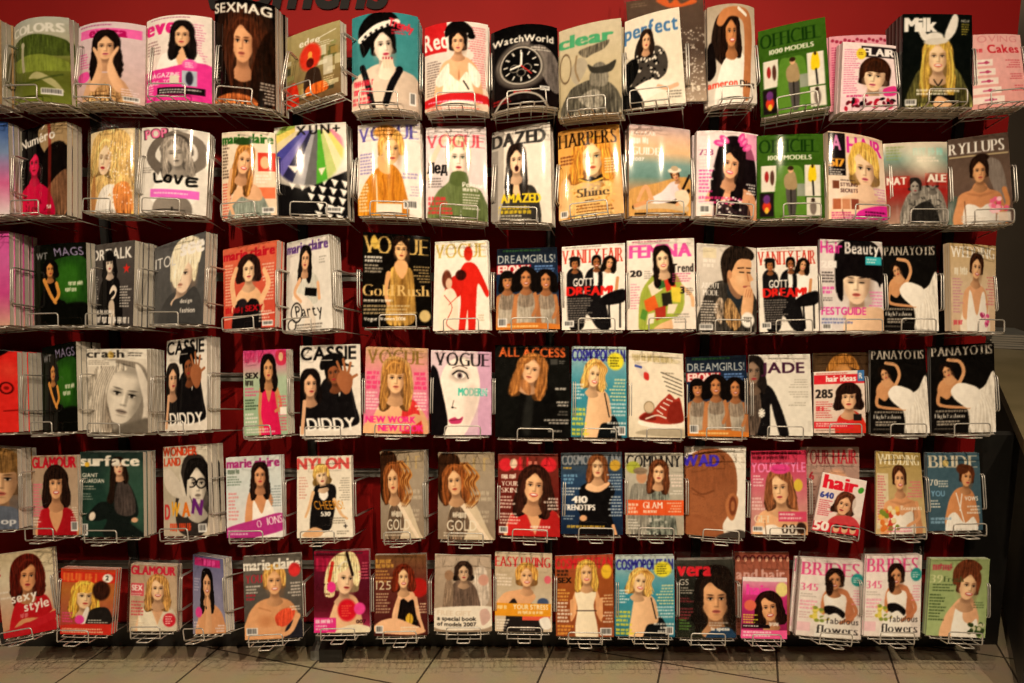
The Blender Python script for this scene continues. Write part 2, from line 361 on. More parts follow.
def a19():
    B('c4baa4', 'b8ac90', 'a89c80'); T('clear', 1, 12, 19, '4f9f74', 90, 'x')
    P('6a6458', 34, 40, 60, 34, 82, 30, 74, 42, 56, 48, 44, 52, tex=.3); P('a49c8c', 20, 70, 34, 50, 48, 60, 40, 80, 30, 90); L('8c7a60', 3, 30, 46, 28, 66, 34, 84)
    P('5a574e', 10, 140, 18, 100, 40, 88, 58, 86, 82, 92, 98, 112, 100, 140, tex=.3); P('78746a', 52, 92, 56, 66, 72, 62, 80, 78, 76, 96, tex=.2)
    P('3c3a34', 48, 62, 60, 68, 78, 66, 92, 60, 84, 76, 56, 76); P('8a867c', 34, 112, 60, 100, 72, 118, 60, 132, tex=.35); RING('6a5a48', 12, 62, 9, 22, 1)
def a1a():
    B('e6dece', 'dcd2c0', 'e4dccc'); T('perfect', 1, 10, 21, '4a78a8', 97, 'b')
    P('2c2622', 20, 66, 24, 40, 40, 26, 52, 36, 54, 62, 40, 90, tex=.3)
    P('47423e', 14, 110, 24, 64, 38, 54, 60, 50, 74, 66, 72, 90, 50, 104, 30, 116)
    for i in range(60): E(['0e0d0d', 'e8e0d4'][i % 2], 24 + rq(i, 29, 46), 56 + rq(i, 17, 46), 2.2, 1.6, i * 31, a=.9)
    H(40, 38, 26, SK, '2a1e18', 1.0, 1.0, fr=0, r=4); P('0d0d0d', 2, 72, 20, 62, 26, 80, 8, 104); P('ece4d8', 8, 112, 40, 98, 62, 100, 84, 104, 92, 112, 60, 118, 30, 128, 8, 128, g=.3)
    P('141212', 0, 108, 18, 104, 34, 128, 30, 140, 0, 140); L('d8ac90', 6, 58, 108, 72, 112, 88, 108); K(66, 116, 28, 3, '4a4440', 1.8, 4, al=1)
def a1b():
    B('5c4a3c', '4c3c32', 'a89888'); P('d0642a', 40, 4, 52, 0, 58, 8, 66, 1, 72, 9, 88, 2, 90, 8, 60, 14); K(6, 4, 26, 2, '8a7a6a'); T('Ts', 78, 112, 9, 'e8e0d0')
    for i in range(120): E('f0ebe2', 70 + rq(i, 13, 30), 40 + rq(i, 29, 94), 1, .8, a=.8)
def a1c():
    B('b4a694', 'c8bdb0', 'd8d0c8'); P('2a1c16', 8, 60, 14, 24, 30, 12, 46, 30, 44, 60, 30, 84, tex=.3); P('171010', 0, 60, 10, 52, 16, 90, 0, 100)
    P('eae6de', 16, 140, 22, 92, 40, 70, 60, 66, 76, 80, 80, 140, g=.3); P('b97c52', 34, 66, 46, 52, 58, 66, 50, 78)
    H(46, 38, 42, 'c08458', '26160f', .9, 1.0, t=.2, sm=1); P('b97c52', 18, 24, 30, 8, 60, 4, 86, 10, 92, 40, 88, 80, 82, 128, 68, 128, 72, 84, 74, 40, 68, 22, 44, 18, 28, 30, g=.4); L('e8e4dc', 5, 62, 6, 78, 14)
    T('ameron', 0, 103, 9, 'e2422c', 58); T('Diaz', 62, 105, 9, '1a1614', 34)
def a1d():
    B('416820', '3b601b', '365819'); T('OFFICIEL', 3, 8, 22, '173a0c', 90, 'd'); T('1000 MODELS', 16, 34, 7, 'f0f0e4', 66, 'b'); K(22, 44, 60, 1, '2a4a14', 1.4)
    R('dcd8cc', 6, 50, 22, 42); E('a02c2c', 14, 68, 3, 9); E('5a3a30', 22, 70, 3, 12); R('241a1c', 4, 94, 20, 38); E('c83c28', 14, 116, 6, 9); E('e0b040', 14, 122, 3, 5); E('6a3a7a', 14, 104, 5, 7)
    P('5c8632', 28, 140, 30, 60, 44, 52, 66, 56, 70, 100, 72, 140); R('9a9aa0', 58, 80, 14, 20, .8); R('dedace', 70, 50, 24, 50); P('e8c81e', 78, 54, 86, 52, 88, 74, 76, 76); L('2a2a28', 3, 82, 76, 83, 98); E('3a2a20', 82, 52, 2, 3)
    P('54504e', 42, 88, 52, 84, 58, 92, 56, 128, 50, 134, 46, 128, g=.4); P('a08c6c', 42, 88, 40, 70, 48, 62, 56, 64, 58, 88); E('d8a884', 49, 58, 4, 5); E('3a2618', 49, 55, 4.5, 3.5); L('2a2622', 2, 49, 90, 49, 128)
    R('d8d4c8', 72, 102, 22, 30); E('7a706a', 82, 118, 5, 12); E('3a2820', 82, 106, 3, 3)
def a1e():
    B('f0dce0', 'eed4da', 'f0d0d8'); K(4, 14, 30, 20, 'd0508a', 1.6, 4.4)
    H(60, 66, 62, 'f0c8a8', '3a2012', .3, 1.05, t=-.3, lip='d0607a', fr=1, r=6); R('2a2024', 34, 6, 66, 22); T('FLAIR', 38, 10, 15, 'f4eef0', 60, 'x'); E('e8c83a', 34, 22, 9, 11); K(29, 19, 10, 2, '6a4a20', 1.8)
    R('e8c8d4', 2, 106, 98, 29); 
    for i in range(30): E(['b01c3a', '1c1418', 'd84a7a', '6a1c2c'][i % 4], 10 + rq(i, 31, 84), 112 + rq(i, 13, 20), 5, 3, i * 40)
    P('d83a8a', 76, 92, 98, 86, 98, 104, 78, 106); K(10, 103, 40, 1, 'c02a6a', 4)
def a1f():
    B('e0a0b0', 'd88aa0', 'd890a0'); 
    for i in range(14): E('a03050', 6 + i * 7, 8 + i % 3 * 2, 3, 3); 
    K(4, 20, 30, 24, 'b03a6a', 2, 4.4)
def a1g():
    B('0e1412', '0c1210', '14180f'); P('5c5a34', 10, 140, 16, 96, 34, 76, 70, 76, 88, 100, 96, 140, tex=.35)
    H(50, 62, 46, 'f0c4a0', 'c4a04e', 1.3, 1.05, sm=1, lip='d0605a', eye='3a3020'); E('f0ece4', 44, 35, 14, 8, -8); E('d8d4cc', 48, 40, 18, 5, -6)
    P('ece8e0', 18, 12, 24, 14, 36, 34, 28, 38); P('f0ece4', 66, 38, 60, 32, 70, 6, 76, 0, 80, 8, 76, 26); T('Milk', 4, 6, 20, 'f4f2ec', 46, 'x'); T('NO.14', 84, 8, 3.4, 'e8e4d8', 12); K(84, 14, 12, 5, 'c8b850', 1.6, 3.6)
    L('2a201c', 2, 44, 96, 50, 104, 56, 96); K(20, 110, 62, 2, 'f0ece0', 3, 5); R('151310', 40, 118, 34, 14); P('e8b48c', 44, 130, 50, 120, 62, 124, 70, 132, 60, 136, 46, 136); BAR(4, 124, 16, 9)
def a1h():
    B('eab0b0', 'e8a8a8', 'e4a09c'); T('OVING', 8, 3, 12, 'd88a90', 84, ''); T('Cakes', 30, 20, 15, 'c83040', 66, 'b', sl=-.2); K(4, 26, 22, 1, 'c83040', 7)
    for i in range(5): R('f6e2dc', 2, 46 + i * 17, 36 + i * 5, 12); R('d07090', 10 + i * 3, 51 + i * 17, 22, 3); E('b84a70', 26 + i * 2, 52 + i * 17, 4, 3)
    K(62, 48, 32, 4, 'c04050', 1.8, 4.4, al=1); K(70, 74, 26, 3, 'c04050', 1.8, 4.4, al=1); K(70, 96, 26, 3, 'c04050', 1.8, 4.4, al=1)
# second row
def b10(): B('3a5a9a', '7a90b8', 'd06a9a', 'e0d0d8'); K(20, 50, 60, 14, 'f0e0e8')
def b11():
    B('0b0709', '100a0a'); P('a08a6a', 46, 6, 100, 0, 100, 40, 60, 44, tex=.05); P('140d0b', 56, 46, 100, 36, 100, 140, 60, 140, tex=.3); P('7a5a44', 62, 100, 100, 70, 100, 130, 70, 136, tex=.2)
    P('d0104c', -4, 140, 4, 104, 22, 88, 36, 84, 54, 90, 70, 104, 74, 140, g=.5); H(36, 56, 38, 'e6245c', '0d0709', .3, 1.0, lip='8a0428', t=-.2, p=.05)
    for i in range(24): E('6a0424', 16 + rq(i, 13, 50), 112 + rq(i, 7, 20), 3, 1.4, i * 50, a=.7)
    L('8a2a24', 6, 66, -4, 68, 40, 66, 140, a=.7); T('Numéro', 3, 18, 14, 'f0ece6', 76, 'b', rot=-8); L('f0ece6', 2, 52, 6, 57, 1); K(3, 60, 10, 6, 'b8b0a8', 1.8, 5); T('51', 62, 120, 5, 'e8e4dc', 9)
def b12():
    B('e8d4b0', 'e0c8a4', 'd8b890'); P('d8b478', 0, 60, 10, 14, 44, 0, 86, 8, 100, 50, 96, 110, 60, 136, 8, 110, tex=.3)
    H(40, 46, 56, 'f0d0b4', 'dcb878', .6, 1.1, t=-.35, lip='b81c2c', cl=1, r=8, nk=0); P('f0ece6', 20, 140, 30, 100, 60, 90, 84, 120, 90, 140, tex=.12); P('d88a4c', 60, 96, 90, 88, 98, 140, 70, 140, tex=.2)
    for i in range(130): E(['fff8ec', 'c89c5c', 'fff'][i % 3], 46 + rq(i, 17, 54), 20 + rq(i, 37, 100), 1.6, 1, i * 37, a=.75)
    P('b07c4c', 4, 100, 14, 70, 18, 120, 8, 136, a=.8)
def b13():
    B('dcd8d2', 'e4e0da', 'e0dcd6'); 
    L('6e6761', 17, 40, 74, 18, 50, 26, 26, 52, 10, w2=11); L('7c756e', 16, 74, 68, 92, 48, 86, 20, 56, 9, w2=11); P('4a4440', 34, 40, 40, 18, 56, 10, 74, 18, 78, 44); P('f2f0ec', 22, 118, 30, 80, 40, 66, 66, 66, 80, 80, 84, 118, g=.2)
    H(55, 40, 44, 'b4aca4', '8e8780', .95, 1.05, r=-10, lip='6a6460', cl=1); P('8a837c', 26, 140, 32, 112, 74, 112, 78, 140, g=.5); E('2a2624', 53, 128, 1.5, 3)
    T('POP', 5, 5, 15, '3a1020', 40, 'x', rot=-6); T('POP', 6.5, 5.6, 13.5, 'f07aa8', 37, 'b', rot=-6)
    for q in ((24, 74, 26, 86, 36, 86), (44, 76, 40, 84, 48, 86, 50, 78, 44, 76), (56, 76, 60, 88, 66, 76), (86, 78, 74, 79, 74, 90, 86, 89), (74, 84, 84, 83)): L('0c0a0a', 4, *q)
    R('ea6ed0', 18, 98, 72, 13); K(24, 103, 60, 1, 'fff', 2); K(4, 64, 22, 3, '5a5450', 1.3, 3.4)
def b14():
    B('ecdcc8', 'e8d0b8', 'e0c8b0'); K(2, 14, 14, 12, '3a2a24', 3, 5); K(2, 80, 20, 12, 'd03a2c', 2.4, 4.6); R('d84838', 70, 34, 30, 30); E('e8b890', 82, 50, 8, 10); K(66, 70, 30, 3, 'f4ece0', 3, 5); R('e4643c', 68, 90, 30, 18, .8)
    T('marie claire', 2, 4, 15, '2c6a26', 96, 'x'); P('8a948c', 18, 140, 22, 112, 40, 100, 56, 108, 72, 100, 84, 116, 86, 140, tex=.15)
    P(SK, 20, 116, 28, 92, 44, 84, 60, 84, 74, 94, 76, 110, 56, 110, 40, 104, g=.4); H(46, 46, 44, 'e8b088', 'b07a40', 1.3, .95, sm=1, r=12, t=.1, lip='c83040')
    E('2c4a20', 44, 16, 18, 6); L(SK, 6, 24, 130, 14, 100, 20, 60); BAR(76, 122, 20, 9)
def b15():
    B('e8e4dc', 'e8e4dc', '141214'); P('121012', 0, 84, 40, 96, 100, 70, 100, 140, 0, 140, s=0)
    for i in range(7):
        for j in range(6):
            x, y = 22 + i * 14 - j * 2, 72 + j * 12 + i * 2
            if x > 30 + j * 5 or j < 2: P('f0ece6', x, y, x + 10, y + 3, x + 5, y + 12, s=0, f=.1)
    m0 = CV.copy()
    fan = ['9ab85a', 'e8d070', 'd8c8a0', '4a4a9a', '6a64b0', '2c2a50', 'a0a0a8', '6a6a6c', '58a83a', 'b8c880', 'ece0b0', 'e4d47a', 'd88aa0']
    for i, c in enumerate(fan):
        a0, a1 = 168 - i * 9.5, 168 - (i + 1) * 9.5
        ox, oy = 62, -10
        P(c, ox + 10 * math.cos(math.radians(a0)), oy + 10 * math.sin(math.radians(a0)), ox + 130 * math.cos(math.radians(a0)), oy + 130 * math.sin(math.radians(a0)), ox + 130 * math.cos(math.radians(a1)), oy + 130 * math.sin(math.radians(a1)), ox + 10 * math.cos(math.radians(a1)), oy + 10 * math.sin(math.radians(a1)), s=0, f=.2)
    P('f0ece6', 20, 60, 36, 62, 30, 72, s=0); P('e8e8ec', 34, 46, 44, 44, 42, 54, s=0); P('f0e0c8', 62, 66, 72, 64, 66, 76, s=0)
    ins = np.clip((1 - np.hypot((XX - 46) / 52, (YY - 38) / 54)) * 12, 0, 1)[..., None]; CV[:] = CV * ins + m0 * (1 - ins)
    R('e8e4dc', 30, 0, 70, 9); T('XUN+', 32, 2, 13, '1a1614', 64, 'b', gap=.35); BAR(70, 120, 22, 8)
def b16():
    B('f0e8e4', 'ece0da', 'f0e6de'); T('VOGUE', 2, 5, 22, '6a62b8', 96, 'd'); K(4, 44, 26, 7, '7a72b8', 2.4, 4.6); K(66, 74, 28, 2, '8a82b8', 3, 5, al=1); K(78, 92, 18, 4, 'a09ab8', 1.8, 4, al=1)
    P('c4802a', -2, 140, 6, 100, 24, 74, 44, 62, 62, 66, 74, 90, 76, 140, tex=.14, g=.3); L('9a5a18', 2, 40, 78, 44, 100, 38, 124, a=.6); L('9a5a18', 2, 58, 78, 56, 100, 60, 124, a=.6); L('e0a048', 2, 50, 84, 50, 120, a=.6); P('e8b07c', 34, 50, 50, 56, 52, 76, 36, 70)
    H(54, 40, 46, 'f0bc8c', 'd8a45c', .2, 1.0, t=.3, lip='c8584c', nk=0); E('c88c48', 44, 14, 18, 9, tex=.3); L('f4ead8', 2, 30, 76, 32, 130, a=.8); K(2, 88, 20, 9, 'f4e4c8', 2.6, 4.8); R('e8dccc', 30, 118, 40, 14); BAR(72, 112, 22, 12)
def b17():
    B('e0d4d8', 'd8ccd0', 'd0c4c4'); H(54, 46, 50, 'f0dccc', 'd4c09c', .2, .9, t=0, lip='b02a34', eye='4a6a5a'); 
    P('66744a', 8, 140, 16, 102, 36, 84, 44, 74, 66, 74, 72, 86, 92, 96, 100, 140, g=.4, tex=.08); P('5a683e', 40, 84, 44, 68, 66, 68, 70, 84, 56, 88)
    L('e8cdb8', 10, 2, 74, 16, 40, 34, 14, w2=7); T('VOGUE', 2, 12, 20, 'dc4658', 96, 'd', a=.85)
    R('e8dcdc', 2, 54, 34, 18, .5); T('Лед', 3, 54, 15, '141014', 34, 'x'); K(4, 76, 26, 4, '4a4444', 1.8, 4); T('Рейтинг', 60, 82, 6, 'f0ece8', 36); K(60, 90, 30, 1, 'f0ece8', 4); K(60, 98, 34, 6, 'e8e4e0', 1.7, 4); K(4, 104, 38, 2, 'd83440', 5, 7); K(4, 119, 54, 2, 'd83440', 4, 6)
def b18():
    B('e4ddd4', 'e0d8ce', 'dcd4c8'); R('8a8580', 0, 0, 22, 135, .6); R('6a6664', 0, 30, 12, 105, .5); T('DAZED', 2, 8, 18, '3c3a3a', 92, 'x')
    P('3a3836', 20, 140, 24, 100, 34, 84, 56, 84, 76, 92, 80, 140, g=.3); P('6a6258', 40, 84, 56, 84, 66, 96, 60, 104, 44, 104); P('e8bc98', 34, 82, 44, 74, 56, 76, 62, 88, 48, 100, 36, 92)
    H(44, 48, 38, 'ecc4a4', '231713', 1.55, .95, lip='a03040'); E('3a1014', 44, 60, 3.4, 4.4)
    T('AMAZED', 18, 96, 12, 'e8c82c', 66, 'x'); K(14, 113, 66, 2, 'e8c82c', 4.5, 6); K(14, 126, 60, 2, 'e8e0c8', 2, 4)
def b19():
    B('d89a50', 'e0a860', 'cc8c44'); P('e8b878', 10, 130, 16, 90, 40, 74, 70, 80, 96, 100, 96, 140, tex=.1); H(55, 46, 56, 'f4cc9c', 'd08c3c', .7, 1.25, t=0, lip='c0503c', eye='3a5a5a')
    P('e8b480', 0, 140, 4, 84, 14, 74, 22, 90, 20, 120, 10, 140); P('e4ac74', 84, 100, 92, 76, 100, 80, 100, 140, 84, 130); L('2a2018', 4, 34, 78, 50, 82, 62, 80); P('1c1612', 60, 80, 70, 74, 70, 84); P('1c1612', 60, 80, 50, 76, 51, 85); L('e0b050', 3, 34, 78, 50, 84, 70, 80)
    for i in range(90): E(['f4dca0', 'b87a34', 'e8c070'][i % 3], 14 + rq(i, 31, 74), 86 + rq(i, 17, 46), 2.2, 1.4, i * 40, a=.6)
    T('HARPERS', 2, 6, 22, '241408', 95, 'd'); K(4, 40, 22, 3, '5a2a14', 3, 5); T('Shine', 30, 92, 13, '4a4038', 52, 'd'); T('with', 42, 108, 5, '4a4038', 14); K(28, 116, 60, 3, '6a4020', 2.4, 4.6); K(74, 50, 22, 6, 'f8e4c0', 2, 4); BAR(3, 122, 12, 10)
def b1a():
    B('b8a4a8', 'dcb49c', 'e4b890', '7a9a98', '6a8c88', 'b08c68', 'a07a58', '8a6448'); P('c8985c', 0, 100, 40, 88, 100, 78, 100, 140, 0, 140, tex=.06)
    L('2a1c14', 4, 98, 72, 80, 104, 60, 122); L('2a1c14', 6, 8, 122, 40, 116, 78, 116, 96, 96); L('c8b090', 9, 12, 122, 50, 120, 92, 124); L('241a14', 3, 10, 132, 90, 132)
    P('e0d4dc', 30, 112, 52, 100, 66, 86, 78, 84, 82, 98, 72, 112, 44, 118, g=.3); L('d8a078', 7, 36, 112, 26, 92, 14, 112, w2=5); L('d09468', 6, 30, 114, 10, 120); L('d8a078', 5, 80, 90, 88, 108, 76, 118)
    P('e8d0b8', 74, 100, 92, 96, 98, 110, 90, 122, 78, 114); H(74, 73, 16, 'd8a078', '4a2c18', .3, r=-20); E('e8dcc8', 73, 66, 11, 4, -8); E('b8a48a', 73, 63, 6, 4)
    T('BAZAAR', 4, 10, 6, 'f0ece8', 40, 'd'); K(5, 20, 42, 1, 'f4f0ea', 8); T('GUIDE', 4, 33, 12, 'f4f0ea', 46, 'd'); T('2007', 5, 49, 5, 'f0ece8', 20)
def b1b():
    B('ecdce0', 'e8d0d8', 'e8dcd8'); P('1a1014', 26, 100, 30, 40, 44, 12, 70, 10, 90, 30, 98, 70, 92, 110, tex=.2)
    BU(56, 56, 42, 'e8a884', '3a2a30', 'less', tex=.3); H(54, 52, 46, 'e8ac88', '1a1012', 1.5, 1.05, t=-.2, lip='d03a6a', sm=1, r=8, p=-.1)
    for (x, y) in ((34, 20), (42, 14), (74, 16), (80, 24), (70, 10)): E('e04a9a', x, y, 5, 9, x * 3); E('f08ac0', x + 1, y, 2, 5, x * 3)
    R('e87ab0', 78, 2, 20, 40, .6); K(4, 26, 24, 10, 'f4f0f0', 3.4, 5.4, a=1); R('c8c0c8', 2, 24, 26, 40, .25); T('738', 4, 30, 9, '8a2a6a', 22, 'd'); K(4, 62, 22, 7, 'e0409a', 3, 5.4); K(4, 104, 90, 2, 'e83a8a', 4, 7)
    for i in range(50): E(['f0ece8', '1a1418'][i % 2], 30 + rq(i, 23, 46), 104 + rq(i, 11, 28), 2, 1.6, a=.8)
    R('f0e4e4', 2, 112, 24, 22, .8); K(78, 80, 18, 4, 'f4f0f0', 2.4, 4.6, al=1); BAR(5, 118, 16, 12)
def b1d():
    B('e8c8b0', 'ecd4c0', 'f0dcd0'); T('HAIR', 30, 6, 25, 'd8309a', 68, 'b'); H(60, 54, 60, 'f0c4a4', 'dcb060', .45, 1.05, fr=0, t=-.1, lip='d0607a', p=-.15); BU(58, 54, 56, 'f0c8ac', 'e8d4c8', 'less')
    P('dcb058', 34, 50, 40, 20, 62, 12, 84, 24, 88, 56, 78, 34, 60, 24, 44, 34, tex=.2); R('1c1418', 0, 2, 27, 66); T('A', 6, 6, 22, 'd888c0', 16); T('517', 2, 42, 12, 'e8a03c', 25, 'x'); K(2, 58, 24, 3, 'f0ece4', 2, 3.6)
    R('7a4a34', 6, 76, 10, 12); K(18, 74, 26, 1, '3a2a2a', 2); T('STYLING', 18, 79, 5.5, '4a2a2a', 28); T('SECRETS', 18, 88, 5.5, '4a2a2a', 28); R('b06a4a', 6, 104, 12, 16); R('c88a6a', 20, 104, 12, 16); R('8a4a3a', 34, 104, 12, 16); P('d8309a', 46, 140, 48, 122, 100, 112, 100, 140); K(4, 124, 40, 3, 'c02a7a', 2.4, 4); K(56, 122, 38, 2, '3a0c2c', 3, 5); K(74, 84, 22, 6, 'c878b0', 2, 4.6, al=1)
def b1e():
    B('d8c8b8', '7a9a92', '8a7268', 'a02a28', '8a5a50', 'b09080'); K(44, 10, 52, 1, '8ac8c0', 12); K(50, 25, 46, 2, 'd8d0c8', 3, 5); K(4, 6, 30, 5, '8a9a6a', 3, 5)
    P('8a8680', 26, 140, 30, 96, 50, 76, 76, 74, 92, 92, 96, 140, tex=.3); H(46, 74, 24, '9a948e', '2a2624', .3); H(74, 66, 24, '8a847e', '1c1a18', .4); P('2c2a28', 40, 140, 44, 110, 70, 100, 84, 140, tex=.3)
    for i in range(30): E('3a3836', 36 + rq(i, 19, 52), 92 + rq(i, 13, 40), 3, 1.2, i * 47, a=.7)
    R('b8281f', 4, 56, 34, 20, .6); R('b8281f', 62, 52, 38, 20, .6); T('NAT', 4, 58, 12, 'f0e8e0', 30, 'x'); T('ALE', 66, 54, 12, 'f0e8e0', 32, 'x'); E('fff4dc', 60, 30, 26, 18, 40, 1.6, .8)  # last cream oval: lamp glare on the cover, painted into its print
def b1f():
    B('5a4c44', '6c5a50', '5c4c48'); T('RYLLUPS', 2, 8, 18, 'eceae6', 92, 'd'); R('c8b890', 2, 29, 96, 2, .8); P('8a8480', 60, 40, 84, 44, 94, 90, 92, 130, 74, 90, a=.7, tex=.1); P('5c6a62', 0, 140, 2, 100, 16, 94, 22, 140, tex=.2)
    BU(50, 54, 38, 'c88c64', 'e8e4de', 'less', w_=.95); H(50, 54, 36, 'd09a70', '2a1a12', .3, .95, t=.15, lip='b0504c'); E('2a1a12', 54, 34, 12, 6); L('c08458', 8, 88, 84, 92, 106, 76, 118, w2=6)
    for i in range(22): E(['e06a8a', 'f0a0b4', 'd04a70', 'f4c0cc'][i % 4], 66 + rq(i, 13, 28), 98 + rq(i, 7, 20), 4, 3.4)
    R('d8d0c8', 76, 118, 20, 14, .8); K(20, 122, 40, 3, 'c8c0b8', 1.6, 3.6)

# third row
def c10(): B('d85aa8', 'd468a8', 'c85090', 'd0a090'); E('a83a8a', 50, 30, 16, 10); R('c03a80', 20, 70, 20, 30); BAR(60, 84, 20, 24)
def c11():
    B('10120c', '14200c', '121a0a'); P('26501a', 36, 100, 34, 40, 60, 24, 100, 30, 100, 104, tex=.1); P('3f7a24', 50, 80, 52, 40, 84, 38, 84, 90, f=6, a=.6)
    P('0d0d0a', 8, 140, 18, 80, 30, 60, 44, 56, 50, 90, 64, 100, 70, 140); H(34, 42, 26, 'd09058', '0e0c0a', .6, 1.3, t=.2); L('d8944c', 7, 22, 60, 34, 84, 44, 98, w2=5); L('d8944c', 6, 46, 66, 50, 84, 42, 96)
    T('WT', 6, 14, 11, '8a8a90', 24); T('MAGS', 44, 8, 13, '9a90b8', 54, '', sl=-.2); K(68, 64, 28, 1, 'e0e4d0', 6); K(62, 74, 34, 1, 'e0e4d0', 6); P('0c0d08', 0, 112, 40, 104, 100, 100, 100, 140, 0, 140, f=2)
def c12():
    B('5a5654', '4c4848', '444040'); P('161314', 20, 140, 24, 80, 34, 60, 60, 56, 72, 76, 74, 140); P('c8b8a8', 46, 100, 58, 98, 60, 140, 50, 140); H(46, 34, 30, 'e4d0c0', '141011', .9, 1.1, r=-4)
    P('e8d8c8', 48, 80, 56, 70, 64, 78, 58, 92, 50, 92, g=.3); L('161314', 7, 40, 96, 56, 82); T('ORTALK', 4, 10, 17, 'e4e2e0', 92, 'b'); P('161314', 34, 20, 46, 12, 56, 20, 54, 30, 36, 30)
    P('d8342c', 84, 36, 86, 42, 92, 42, 87, 46, 89, 52, 84, 48, 79, 52, 81, 46, 76, 42, 82, 42, s=0); K(4, 54, 18, 11, 'd8d4d0', 1.8, 4); K(70, 72, 26, 8, 'e0dcd8', 2, 4.4); K(14, 110, 54, 1, 'e8e4e0', 7); K(12, 121, 84, 1, 'e8e4e0', 10)
def c13():
    B('5c5c5e', '585859', '545455'); P('484849', 14, 140, 20, 104, 44, 84, 80, 96, 98, 120, 100, 140); H(60, 56, 62, 'f0d0b8', 'e4d8b8', .3, .95, t=-.55, lip='c08a78', nk=1, r=6, hb=0)
    P('efe4c8', 36, 60, 34, 30, 46, 6, 70, 0, 92, 14, 90, 44, 78, 38, 66, 44, 54, 66, 44, 78, tex=.14); P('484849', 40, 100, 60, 92, 84, 80, 96, 120, 40, 130); T('ITOL', 2, 22, 18, 'd8d8d8', 44, ''); T('see', 54, 2, 26, 'f4f2f0', 46, 'x'); T('design', 54, 96, 6, 'dcd8d4', 24); T('fashion', 54, 110, 7, 'dcd8d4', 30)
def c14():
    B('d06a50', 'c85c48', 'c04c3c'); K(4, 28, 20, 14, 'e8c0a8', 2.4, 5); K(74, 34, 22, 12, 'e8c8b4', 2.4, 5, al=1); T('marie claire', 2, 6, 15, 'b0182c', 96, 'x')
    P('ecb890', 20, 110, 26, 84, 40, 70, 62, 70, 74, 84, 76, 110, g=.4); P('181416', 20, 140, 24, 98, 34, 88, 46, 94, 56, 88, 70, 96, 72, 140, tex=.1); E('2a2226', 38, 94, 9, 8); H(50, 40, 40, 'f0c4a0', '2c1a16', .55, 1.15)
    L('e8b48c', 10, 22, 92, 18, 60, 26, 36, w2=7); L('e8b48c', 10, 74, 90, 86, 66, 78, 44, w2=7); K(4, 100, 36, 1, 'b01420', 9); T('SEXY', 44, 98, 9, 'b01420', 34, 'x'); K(70, 108, 26, 4, 'f0d8c8', 2.4, 5); L('e8dcd0', 1.6, 2, 118, 98, 112); BAR(76, 124, 20, 8)
def c15():
    B('e0dcd6', 'd8d4ce', 'e4e0da'); T('marie claire', 2, 4, 15, '6a4a90', 96, 'x'); P('c8c8c0', 24, 78, 34, 56, 50, 48, 62, 52, 74, 66, 70, 96, 40, 96, g=.3, tex=.06); P('e4d8cc', 14, 88, 30, 80, 60, 98, 64, 140, 36, 140, 44, 110, g=.3)
    R('15120f', 44, 72, 26, 12, rot=8); H(46, 30, 32, SK, '171110', 1.15, .95, t=-.2, r=6); L('e0ac88', 7, 32, 60, 20, 78, 34, 92, w2=5); L('e0ac88', 6, 72, 68, 74, 90); K(76, 30, 20, 3, '8a8680', 1.6, 4)
    T('Party', 24, 98, 17, '14100f', 60, '', sl=-.25); RING('14100f', 24, 108, 12, 14, 1.6); RING('14100f', 14, 126, 9, 8, 1.6); K(20, 126, 60, 2, '4a4440', 1.8, 4)
def c16():
    B('0e0b09', '120e0a', '0d0a08'); T('VOGUE', 2, 4, 26, 'c8a868', 96, 'd'); P('b08a4a', 36, 130, 40, 80, 42, 52, 56, 46, 72, 52, 76, 80, 74, 130, tex=.22, g=.5); P('6a4a20', 50, 110, 56, 60, 62, 60, 62, 120, f=3, a=.6); H(57, 22, 32, 'e8b484', '241610', .3, .9, lip='a03a30'); L('d8a070', 7, 38, 58, 34, 84, 38, 104, w2=5); P('e0a878', 50, 40, 64, 40, 66, 52, 58, 66, 48, 52)
    T('Gold Rush', 1, 74, 17, 'd8b478', 97, 'd'); K(3, 34, 32, 2, 'f0ece4', 3, 5, a=1); K(3, 46, 28, 3, 'c8c0b0', 2.4, 4.4); K(74, 46, 24, 6, 'c0a878', 2, 4.4, al=1); K(2, 96, 56, 1, 'e8e0d0', 3, 5); K(2, 104, 90, 3, 'c8b48c', 2.6, 5); T('Vogue Women 2006', 3, 121, 5, 'f0ece4', 60); E('c8b07c', 90, 120, 8, 9); P('d8b45c', 12, 14, 18, 4, 26, 20, 18, 24)
def c17():
    B('f0ebe0', 'ece6da', 'eee8dc'); T('VOGUE', 2, 4, 22, 'c4ac64', 96, 'd'); P('c8281c', 44, 60, 50, 44, 60, 34, 76, 36, 88, 52, 100, 78, 96, 86, 82, 66, 78, 90, 74, 140, 64, 140, 62, 104, 56, 140, 46, 140, 50, 90, g=.1); E('c8301e', 64, 20, 8, 11); P('c8281c', 22, 84, 26, 62, 44, 52, 56, 60, 48, 84)
    P('e4d8c4', 14, 140, 10, 100, 20, 76, 34, 72, 44, 90, 42, 140, g=.2); E('6a3a2a', 24, 58, 9, 14, tex=.3); E('3a1410', 50, 52, 10, 8, tex=.3); E('d8b098', 28, 64, 6, 8); L('b82a1a', 1.2, 20, 82, 34, 100, 24, 124, 40, 136); L('c8442c', 1, 28, 96, 44, 84); K(80, 112, 16, 3, 'b8a88c', 1.6, 3.6)
